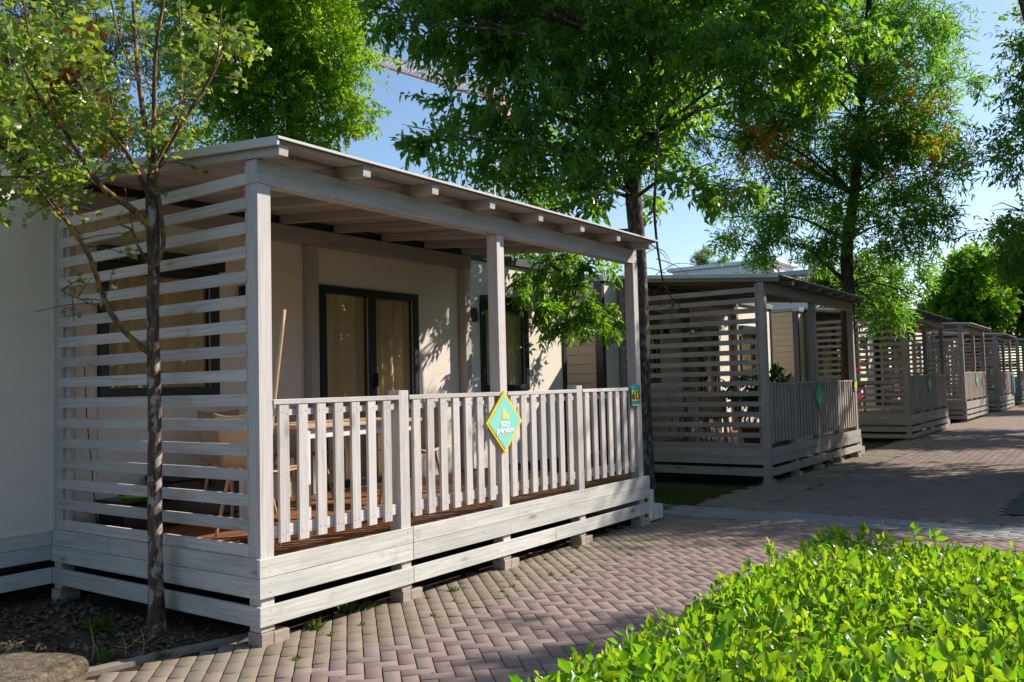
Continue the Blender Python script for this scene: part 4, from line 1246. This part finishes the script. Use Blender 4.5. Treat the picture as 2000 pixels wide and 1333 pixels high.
TOP3 = [[7.0, 2.0, 9.2, 1.6], [5.6, 3.0, 8.6, 1.4], [8.6, 1.6, 9.2, 1.6], [9.6, .4, 9.2, 1.5], [6.6, 3.6, 7.6, 1.2], [8.6, 3.0, 7.8, 1.3]]  # extra crown masses, added to hold sky light off the second porch
aa = sprigs(31, DATA['T3'] + TOP3, 10500, 9, .30, .140, .056, .55, 2.2, .9, .35)
ab = sprigs(32, DATA['T3h'], 400, 9, .22, .12, .036, .75, 1.9, .8, .35)
crown(ash, arr_cat(aa, ab), 'leaf_ash', 290)
tag(ash, 'tall leafy tree between the first two porches, one branch hanging beside the 615 porch roof', 'tree', 'trees round the mobile homes')

# --- others
T2b = DATA['T2']
tree('locust_tree', 'dense bright green tree behind the roof of the 615 home', 'trees round the mobile homes',
     [(8.2, 9.6, -.1), (8.15, 9.5, 2.5), (8.1, 9.3, 5), (8.1, 9.1, 7), (8.0, 9.0, 9.5)], T2b, 'leaf_locust', 'bark_dark', 9500, 10, .30, .10, .045, (.2, .08), 41, .45, shell=2.2)
tree('silk_oak', 'feathery silvery tree with orange blossom behind the young tree', 'trees round the mobile homes',
     [(2.3, 7.4, -.1), (2.28, 7.3, 2.4), (2.2, 7.2, 4.4), (2.15, 7.1, 6.6)], DATA['T5'], 'leaf_silver', 'bark_dark', 2300, 12, .28, .12, .016, (.11, .04), 51, .1, flowers=(DATA['T5o'], 1100), spread=1.1)
tree('silk_oak', 'tall feathery tree with rusty orange blossom behind the second porch', 'trees round the mobile homes',
     [tuple(tb['T4'][0][:2]) + (-.08,)] + tb['T4'][1:], DATA['T4'] + [[13.0, 1.2, 9.6, 1.6], [15.0, -.4, 10.0, 1.6], [11.4, 2.0, 9.0, 1.5], [13.6, 2.6, 8.6, 1.5], [12.0, 3.6, 6.6, 1.3]], 'leaf_oak', 'bark_dark', 6600, 12, .42, .18, .032, (.15, .05), 61, .15, flowers=(DATA['T4o'], 420), spread=1.1)  # the crown masses appended to the list are added to block sky light
T6b = [list(b) for b in DATA['T6']]
T6x = [[12.6, -4.3, 7.4, 1.1], [12.6, -4.2, 6.2, 1.2], [12.2, -5.4, 5.2, 1.3], [13.4, -5.0, 6.6, 1.4], [13.6, -6.4, 5.0, 1.3], [14.6, -5.6, 5.4, 1.2]]
tree('ash_tree', 'leafy tree at the open side of the path with drooping leaves against the sky', 'trees round the mobile homes',
     [tuple(tb['T6'][0][:2]) + (-.08,)] + tb['T6'][1:], T6b + T6x, 'leaf_ash', 'bark_grey', 6500, 9, .28, .115, .036, (.16, .06), 71, .5, limb=tb['limb'])
tree('round_tree', 'rounded light green tree at the far bend of the path', 'trees round the mobile homes',
     [(43.6, 1.9, -.1), (43.6, 1.9, 2.5), (43.7, 1.8, 5.2)], DATA['T7'], 'leaf_locust', 'bark_dark', 2000, 7, .5, .24, .18, (.2, .08), 81, .2, each=False)
tree('dark_tree', 'tall dark tree closing the view at the end of the path', 'trees round the mobile homes',
     [(50.3, -.5, -.1), (50.2, -.3, 4), (49.9, 0, 8)], DATA['T8'], 'leaf_dark', 'bark_dark', 3000, 8, .5, .24, .12, (.25, .08), 91, .3, each=False)
tree('dark_bush', 'dark bushy tree over the roof of the third porch', 'trees round the mobile homes',
     [(25.7, 2.9, -.1), (25.7, 2.4, 2.5), (25.7, 1.8, 4.6)], [[b[0], b[1] + 1.2, b[2], b[3]] for b in DATA['T9']], 'leaf_dark', 'bark_dark', 1500, 8, .34, .15, .07, (.12, .05), 95, .3, each=False)
tree('round_tree', 'green tree showing between the ash trunk and the roof of the 615 home', 'trees round the mobile homes',
     [(13.0, 6.4, -.1), (13.0, 6.2, 2), (12.9, 6.0, 4)], [[b[0], b[1] + .8, b[2], b[3] * 1.3] for b in DATA['Tb']], 'leaf_locust', 'bark_dark', 500, 9, .3, .11, .05, (.1, .04), 97, .3, each=False)
tree('pine_tree', 'small flat topped pine on the skyline by the white building', 'trees round the mobile homes',
     [(67.5, 25, -.1), (67.5, 25, 6), (67.5, 25, 11.4)], DATA['Tp'], 'leaf_dark', 'bark_dark', 300, 10, .4, .3, .05, (.25, .1), 99, -.1, each=False)

# --- trees on the open side of the path, beside and behind the camera, that shade it
def shade_tree(x, y, z, r, seed, n, label, more=()):
    rr = random.Random(seed)
    bl = [[x + rr.uniform(-1, 1) * r * .75, y + rr.uniform(-1, 1) * r * .75, z + rr.uniform(-.6, .8) * r * .6, r * rr.uniform(.35, .55)] for _ in range(11)] + [list(b) for b in more]
    return tree('ash_tree', label, 'trees round the mobile homes', [(x, y, -.1), (x + .1, y, z * .4), (x, y + .1, z * .75), (x, y, z + r * .4)], bl, 'leaf_ash', 'bark_grey', n, 9, .34, .18, .075, (.18, .06), seed, .4, each=False)
shade_tree(16.0, -6.4, 6.2, 2.5, 201, 4600, 'spreading shade tree on the open side of the path opposite the shaded porch', [(16.5,-4,7.2,1.2),(18,-4.1,7.0,1.2),(18.6,-4.9,8.2,1.0),(15.4,-4.4,7,1.0),(18.5,-5.5,6,1.2)])
shade_tree(27.0, -5.6, 6.4, 2.9, 202, 4600, 'spreading shade tree on the open side of the path opposite the third porch', [(25,-4.5,7,1.2),(26.5,-4.3,7.2,1.3),(28,-4.4,7,1.3),(29.5,-4.8,7.4,1.3),(27.5,-5,8.4,1.5),(25.2,-5.5,8,1.3)])
shade_tree(41.5, -6.0, 6.6, 3.2, 203, 2200, 'spreading shade tree on the open side of the path opposite the towel porch')
shade_tree(50.5, -6.0, 6.6, 3.2, 204, 1800, 'spreading shade tree on the open side of the path opposite the last porches')
tree('ash_tree', 'slender tree on the open side, the closest to the hedge', 'trees round the mobile homes', [(9.6, -8.2, -.1), (9.5, -8.1, 2.4), (9.2, -7.7, 4.6), (9.0, -7.4, 6.0)],
     [[6.3, -6.4, 5.5, .5], [7.0, -6.8, 5.5, .6], [8.0, -7.4, 5.7, .7], [9.0, -7.9, 6.0, .9], [9.6, -8.4, 5.6, .8]], 'leaf_ash', 'bark_grey', 1500, 9, .30, .15, .05, (.11, .04), 210, .4, each=False)
# wood on the far side of the open ground, seen only in the panes and as the light it holds back
wq = random.Random(61)
wbl = []
for k in range(46):
    a = R(-168 + k * 3.9)
    dd = 24 + wq.uniform(-2, 7)
    x, y = 2 + dd * math.cos(a) * 1.2, -2 + dd * math.sin(a)
    if math.cos(a) > .86 : continue
    for z in (1.2, 3.4, 5.6, 7.2): wbl.append([x + wq.uniform(-1, 1), y + wq.uniform(-1, 1), z, wq.uniform(1.5, 2.3)])
aw = sprigs(71, wbl, 5200, 6, .9, .55, .30, .3, 1.6)
Vw, Fw, tw0 = leaves_geo(*aw[:6])
ow = obj('woodland', np_mesh(Vw, Fw, tw0, 'leaf_dark'), 'leaf_dark'); tag(ow, kind='stuff')

# row of bushy trees out of view, added to hold sky light off the path
rq = random.Random(15)
for i in range(13):
    bx_, by_ = 8.0 + i * 4.1, -8.6 - (i % 2) * .5
    hb_l = [[bx_ + rq.uniform(-1.6, 1.6), by_ + rq.uniform(-.6, .6), rq.uniform(.8, 5.2), rq.uniform(1.0, 1.4)] for _ in range(12)]
    rt = empty('hedge_tree')
    tube('trunk', [(bx_, by_, -.1), (bx_, by_ + .1, 1.6), (bx_ + .1, by_, 4.4)], [.12, .10, .06], 'bark_dark', rt, 8)
    crown(rt, sprigs(300 + i, hb_l, 1300, 7, .4, .30, .16, .2, 2.0)[:6], 'leaf_dark')
    tag(rt, 'unseen bushy tree in the row added to screen sky light from the path', 'tree', 'unseen row of trees added to screen sky light')


# --- hedge in the foreground
HX0, HX1, HY0, HY1, HH = -2.6, .70, -5.2, -2.96, .750
hg = empty('hedge')
gh = np.random.default_rng(101)
def hedge_leaves(n, face, seed):
    q = np.random.default_rng(seed)
    x = q.uniform(HX0, HX1, n); y = q.uniform(HY0, HY1, n); z = HH + q.normal(0, .018, n) + .02 * np.sin(x * 5 + y * 3) - q.random(n) ** 2 * .10
    up = np.tile(np.array([0, 0, 1.]), (n, 1))
    if face == 'side':
        y = HY1 + q.normal(0, .03, n) - q.random(n) ** 2 * .1; z = q.uniform(.02, HH, n)
        up = np.tile(np.array([0, .8, .5]), (n, 1))
    if face == 'end':
        x = HX1 + q.normal(0, .03, n) - q.random(n) ** 2 * .1; z = q.uniform(.02, HH, n)
        up = np.tile(np.array([.8, 0, .5]), (n, 1))
    B = np.stack([x, y, z], 1)
    D = up * .55 + q.normal(size=(n, 3)) * .62
    N = q.normal(size=(n, 3)) * .75 + np.array([0, 0, .5])
    return (B, unit(D), N, 0.038 * (.45 + .9 * q.random(n) + .5 * (q.random(n) > .93)), .019 * (.75 + .5 * q.random(n)), q.random(n) * .999)
ha = hedge_leaves(42000, 'top', 1); hb_ = hedge_leaves(8000, 'side', 2); hc = hedge_leaves(5000, 'end', 3)
# taller shoots standing above the clipped surface
sp, tws = [], []
for k in range(90):
    x, y = gh.uniform(-2.2, HX1), gh.uniform(-4.4, HY1)
    h = gh.uniform(.01, .06) + (0.08 if gh.random() < .06 else 0)
    if k == 0: x, y, h = .30, -2.99, .12
    p = np.array([x, y, HH + .02]); e = p + np.array([gh.normal(0, .02), gh.normal(0, .02), h])
    tws.append(([tuple(p - [0, 0, .08]), tuple((p + e) / 2), tuple(e)], [.0022, .0018, .0013]))
    if gh.random() < .7:
        for q in range(5):
            sp.append((p + (e - p) * gh.uniform(.5, 1.0), gh.normal(size=3) * .5 + [0, 0, .7], gh.normal(size=3), .050 * gh.uniform(.6, 1.1), .023 * gh.uniform(.7, 1.1), gh.random()))
hs_ = (np.array([s_[0] for s_ in sp]), unit(np.array([s_[1] for s_ in sp])), np.array([s_[2] for s_ in sp]), np.array([s_[3] for s_ in sp]), np.array([s_[4] for s_ in sp]), np.array([s_[5] for s_ in sp]))
for k in range(420):
    x, y = gh.uniform(-2.4, HX1), gh.uniform(-4.8, HY1)
    p = Vector((x, y, HH - .14)); e = p + Vector((gh.normal(0, .03), gh.normal(0, .03), gh.uniform(.12, .21)))
    tws.append(([p, p.lerp(e, .5), e], [.0026, .0022, .0014]))
twig_tubes(hg, tws, 'straw', 4)
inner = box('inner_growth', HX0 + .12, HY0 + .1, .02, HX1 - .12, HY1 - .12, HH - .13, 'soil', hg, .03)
crown(hg, arr_cat(ha, hb_, hc, hs_), 'leaf_hedge', 300, GLOSS_T, GLOSS_F, name='foliage')
tag(hg, 'bright yellow-green clipped hedge with glossy leaves beside the paved path', 'hedge')

# --- potted plants behind the railing of the second porch
def potted(x, y, seed, label, h=.62):
    r = empty('potted_plant', (x, y, FZ))
    obj('pot', lathe([(.11, 0), (.15, .26), (.165, .27), (.165, .30), (.15, .30)], 16), 'terracotta', r)
    st_ = [([(0, 0, .26), (random.gauss(0, .06), random.gauss(0, .06), .5), (random.gauss(0, .14), random.gauss(0, .14), h + .2)], [.008, .006, .003]) for _ in range(7)]
    twig_tubes(r, st_, 'bark_dark', 4, 'stem')
    a = sprigs(seed, [(0, 0, h + .05, .22), (.1, .05, h + .22, .18), (-.1, 0, h + .2, .18)], 60, 7, .16, .13, .03, .2)
    crown(r, a[:6], 'leaf_dark', 0, name='foliage')
    tag(r, label, 'potted plant', 'potted plants on the second porch')
potted(8.64 + .45, .40, 3, 'potted plant next to the corner post of the shaded porch')
potted(8.64 + 1.9, .45, 4, 'potted plant behind the diamond sign of the shaded porch', .66)
potted(8.64 + 1.2, .50, 5, 'potted plant midway between the other two on the shaded porch', .70)

# --- weeds, grass, litter
def blades(seed, pts, per, h, w, mat='grass_blade', name='grass', label=None, lean=.6):
    q = np.random.default_rng(seed)
    P = np.repeat(np.array(pts, float), per, 0); n = len(P)
    P[:, :2] += q.normal(0, .018 if h > .03 else .005, (n, 2))
    D = q.normal(size=(n, 3)) * lean + np.array([0, 0, 1.0])
    N = q.normal(size=(n, 3))
    V, FF, t = leaves_geo(P, unit(D), N, h * (.4 + .8 * q.random(n)), np.full(n, w), q.random(n) * .999)
    return np_mesh(V, FF, t, mat)
gp = [(5.1 + random.random() * 2.6, .28 + random.random() ** 1.3 * 1.2, -.035) for _ in range(1500)]
o = obj('lawn', mesh_from([(4.95, .2, -.028), (8.5, .2, -.028), (8.5, 5, -.028), (4.95, 5, -.028)], [(0, 1, 2, 3)]), 'lawn_soil'); tag(o, kind='structure')
o = obj('grass', blades(1, gp, 6, .075, .006), 'grass_blade'); tag(o, kind='stuff')
# moss and seedlings in the joints between the grey pavers
def noise2(x, y): return math.sin(x * 7.3 + 1.7 * math.sin(y * 9)) * .6 + math.sin(y * 13 + x * 3.1) * .4
jp = []
for _ in range(1500):
    col = random.randint(-70, 45); t = random.uniform(-3, 3)
    p = O + v2 * (col * PW) + u2 * t
    if -.60 < p.y < .12 and -.3 < p.x < 4.6 and noise2(p.x, p.y) > .0 and random.random() < .25 + .75 * math.exp(-((p.x - 1.9) / 1.0) ** 2): jp += [(p.x + u2.x * q_ * .012, p.y + u2.y * q_ * .012, -.005) for q_ in range(-1, 2)]
o = obj('joint_weeds', blades(2, jp, 9, .030, .010, lean=1.1), 'grass_blade'); tag(o, kind='stuff')
for i, (x, y, h, n, lab) in enumerate([(.42, .02, .075, 46, 'small tuft of grass in the joints near the corner footing'),
                                  (.80, .13, .10, 60, 'leafy weed under the bottom skirting board'),
                                  (.92, .10, .08, 40, 'spiky weed beside the leafy one under the skirting board'),
                                  (1.62, -.10, .055, 36, 'small weed with a yellow leaf right of the first short post'),
                                  (3.42, -.02, .06, 40, 'weed at the foot of the second short post'),
                                  (-.62, .52, .09, 44, 'bright green weed beside the stone at the bed edge'),
                                  (-.42, .33, .06, 30, 'low weed against the edging strip'),
                                  (-1.35, 1.15, .16, 40, 'long bladed weed in the bed near the pale wall'),
                                  (-.30, 1.15, .12, 70, 'dark green plant in the bed left of the slender trunk')]):
    w_ = obj('weed', blades(30 + i, [(0, 0, 0)], n, h, h * .16, lean=.9), 'grass_blade', None, (x, y, -.004))
    tag(w_, lab, 'weed', 'weeds round the first porch')
# dry stalks at the bed edge
for i, (x, y, h, lab) in enumerate([(-.66, .60, .20, 'upright dry stalk nearest the stone'), (-.52, .52, .12, 'short dry stalk between two taller ones'), (-.44, .47, .15, 'branching dry stalk near the edging strip')]):
    r = empty('dry_stalk', (x, y, -.01))
    tube('stem', [(0, 0, 0), (.01, .0, h * .5), (.0, .015, h)], [.003, .0025, .0015], 'straw', r, 5)
    if i: 
        tube('stem', [(.005, 0, h * .4), (.05, -.02, h * .7), (.10, -.04, h * 1.0)], [.002, .002, .001], 'straw', r, 5)
        tube('stem', [(.005, 0, h * .5), (-.03, .02, h * .6), (-.06, .0, h * .7)], [.002, .002, .001], 'straw', r, 5)
    tag(r, lab, 'dry stalk', 'dry stalks at the bed edge')
# litter of chips, leaves and small stones on the bed
q = np.random.default_rng(77)
n = 5200
LX = q.uniform(-2.6, .05, n); LY = q.uniform(.3, 2.2, n)
keep = LY > .33 + np.maximum(0, .10 - LX) * .205
LX, LY = LX[keep], LY[keep]; n = len(LX)
B = np.stack([LX, LY, q.uniform(-.012, .012, n)], 1)
V, FF, t = leaves_geo(B, q.normal(size=(n, 3)) * [1, 1, .25], q.normal(size=(n, 3)) * .35 + [0, 0, 1], .022 + .035 * q.random(n), .012 + .022 * q.random(n), q.random(n) * .999)
o = obj('litter', np_mesh(V, FF, t, 'litter'), 'litter'); tag(o, kind='stuff')
V, F = [], []
for k in range(520):
    x = random.uniform(-2.5, .0); y = random.uniform(.4, 2.1)
    if y < .36 + max(0, .1 - x) * .205: continue
    s_ = random.uniform(.008, .026); b0 = len(V)
    for d in ((1, 0, 0), (-1, 0, 0), (0, 1, 0), (0, -1, 0), (0, 0, .7), (0, 0, -.5)):
        V.append((x + d[0] * s_ * random.uniform(.7, 1.2), y + d[1] * s_ * random.uniform(.7, 1.2), .004 + d[2] * s_))
    F += [tuple(b0 + i for i in f) for f in ((0, 2, 4), (2, 1, 4), (1, 3, 4), (3, 0, 4), (2, 0, 5), (1, 2, 5), (3, 1, 5), (0, 3, 5))]
o = obj('gravel', mesh_from(V, F), 'stone'); tag(o, kind='stuff')
# fallen leaves and petals scattered over the paving
n = 260
B = np.stack([q.uniform(-.6, 5.5, n), q.uniform(-2.4, .1, n), np.full(n, .003)], 1)
V, FF, t = leaves_geo(B, q.normal(size=(n, 3)) * [1, 1, .1], q.normal(size=(n, 3)) * .2 + [0, 0, 1], .008 + .018 * q.random(n), .006 + .010 * q.random(n), q.random(n))
o = obj('leaf_litter', np_mesh(V, FF, t, 'dry_leaf'), 'dry_leaf'); tag(o, kind='stuff')

# rough stone at the bed edge
bm = bmesh.new()
bmesh.ops.create_cube(bm, size=1.0)
bmesh.ops.subdivide_edges(bm, edges=bm.edges[:], cuts=7, use_grid_fill=True)
rs = random.Random(12)
for v in bm.verts:
    c = v.co
    d = Vector((c.x, c.y, c.z)).normalized() * .56
    v.co = c.lerp(d, .28)
    f = math.sin(c.x * 9 + c.y * 4) * .018 + math.sin(c.y * 13 + c.z * 9) * .016 + rs.gauss(0, .010)
    v.co += v.co.normalized() * f
    v.co = Vector((v.co.x * .50, v.co.y * .50, v.co.z * .19 + .04 - .03 * v.co.x))
bm.normal_update()
me = bpy.data.meshes.new('stone'); bm.to_mesh(me); bm.free()
st_ = obj('stone_block', me, 'stone', None, (-1.12, .50, -.01), (R(2), R(-3), R(24)))
tag(st_, 'rough flat topped stone lying at the corner of the soil bed', 'stone')

# ================================================================== FAR THINGS
# white building on the skyline
wb = empty('white_building', (60.2, 23.0, -.5))
def blk(name, x0, y0, z0, x1, y1, z1, mat, par=wb, bev=.02): return box(name, x0, y0, z0, x1, y1, z1, mat, par, bev)
blk('wall', 0, -9.0, 0, 9, 7.5, 9.4, 'far_white')
blk('roof', -.6, -9.6, 9.42, 9.6, 8.2, 9.75, 'far_roof')
blk('wall', 3, -5, 9.76, 8, 3.4, 11.0, 'far_white')
blk('roof', 2.6, -5.4, 11.02, 8.4, 3.8, 11.3, 'far_white')
blk('balcony', -1.4, -9.0, 8.2, -.02, 2.0, 8.4, 'far_white')
blk('balcony', -1.4, -9.0, 5.2, -.02, 2.0, 5.4, 'far_white')
for k in range(6):
    for z in (6.1, 8.55):
        w_ = blk('window', -.06, -8.2 + k * 2.5, z - .5, -.002, -6.9 + k * 2.5, z + .75, 'far_glass')
tag(wb, 'white flat roofed building on the skyline behind the second porch', 'building')

# tower crane jib far off
cr = empty('tower_crane', (0, 0, 0))
A = Vector((99.19, 105.73, 62.42)); Bv = Vector((89.54, 69.2, 41.68))
A = Vector((104.0, 92.0, 59.5)); 
def lattice(p, q, w, h, n, chord_mat, name, par):
    """triangular lattice boom from p to q"""
    d = (q - p).normalized(); side = d.cross(Vector((0, 0, 1))).normalized(); up = side.cross(d)
    c = lambda t, k: p.lerp(q, t) + (up * h if k == 2 else side * (w / 2 if k else -w / 2))
    tube('bottom_chord', [c(0, 0), c(.5, 0), c(1, 0)], [.17] * 3, 'crane_red', par, 5)
    tube('bottom_chord', [c(0, 1), c(.5, 1), c(1, 1)], [.17] * 3, 'crane_red', par, 5)
    tube('top_chord', [c(0, 2), c(.5, 2), c(1, 2)], [.18] * 3, 'crane_white', par, 5)
    V, F = [], []
    for i in range(n):
        t0, t1, tm_ = i / n, (i + 1) / n, (i + .5) / n
        for a, b in ((c(t0, 0), c(tm_, 2)), (c(tm_, 2), c(t1, 0)), (c(t0, 1), c(tm_, 2)), (c(tm_, 2), c(t1, 1)), (c(t0, 0), c(t0, 1)), (c(t0, 0), c(t1, 1))):
            v, f, _ = tube_geo([a, b], [.09, .09], 4)
            o_ = len(V); V += v; F += [tuple(k + o_ for k in ff) for ff in f]
    o = obj('lacing', mesh_from(V, F), 'crane_white', par); o['kind'] = 'stuff'
J0 = Vector((112.36, 112.96, 64.33)); J1 = Vector((95.98, 68.7, 42.52))
lattice(J0, J1, 1.6, 1.9, 34, 'crane_red', 'jib', cr)
MT = J1 + (J1 - J0).normalized() * 2.0
lattice(Vector((MT.x, MT.y, 0)), Vector((MT.x + .01, MT.y, MT.z + 6)), 1.7, 1.6, 30, 'crane_white', 'mast', cr)
tube('hoist_rope', [J0 + Vector((0, 0, -1.4)), J0.lerp(J1, .5) + Vector((0, 0, -4.2)), J1 + Vector((0, 0, -3.6))], [.035] * 3, 'crane_white', cr, 4)
box('cab', MT.x - 1.2, MT.y - 1.2, MT.z - 2.4, MT.x + 1.2, MT.y + 1.2, MT.z, 'crane_red', cr, .05)
tag(cr, 'red and white tower crane jib high against the blue sky', 'crane')
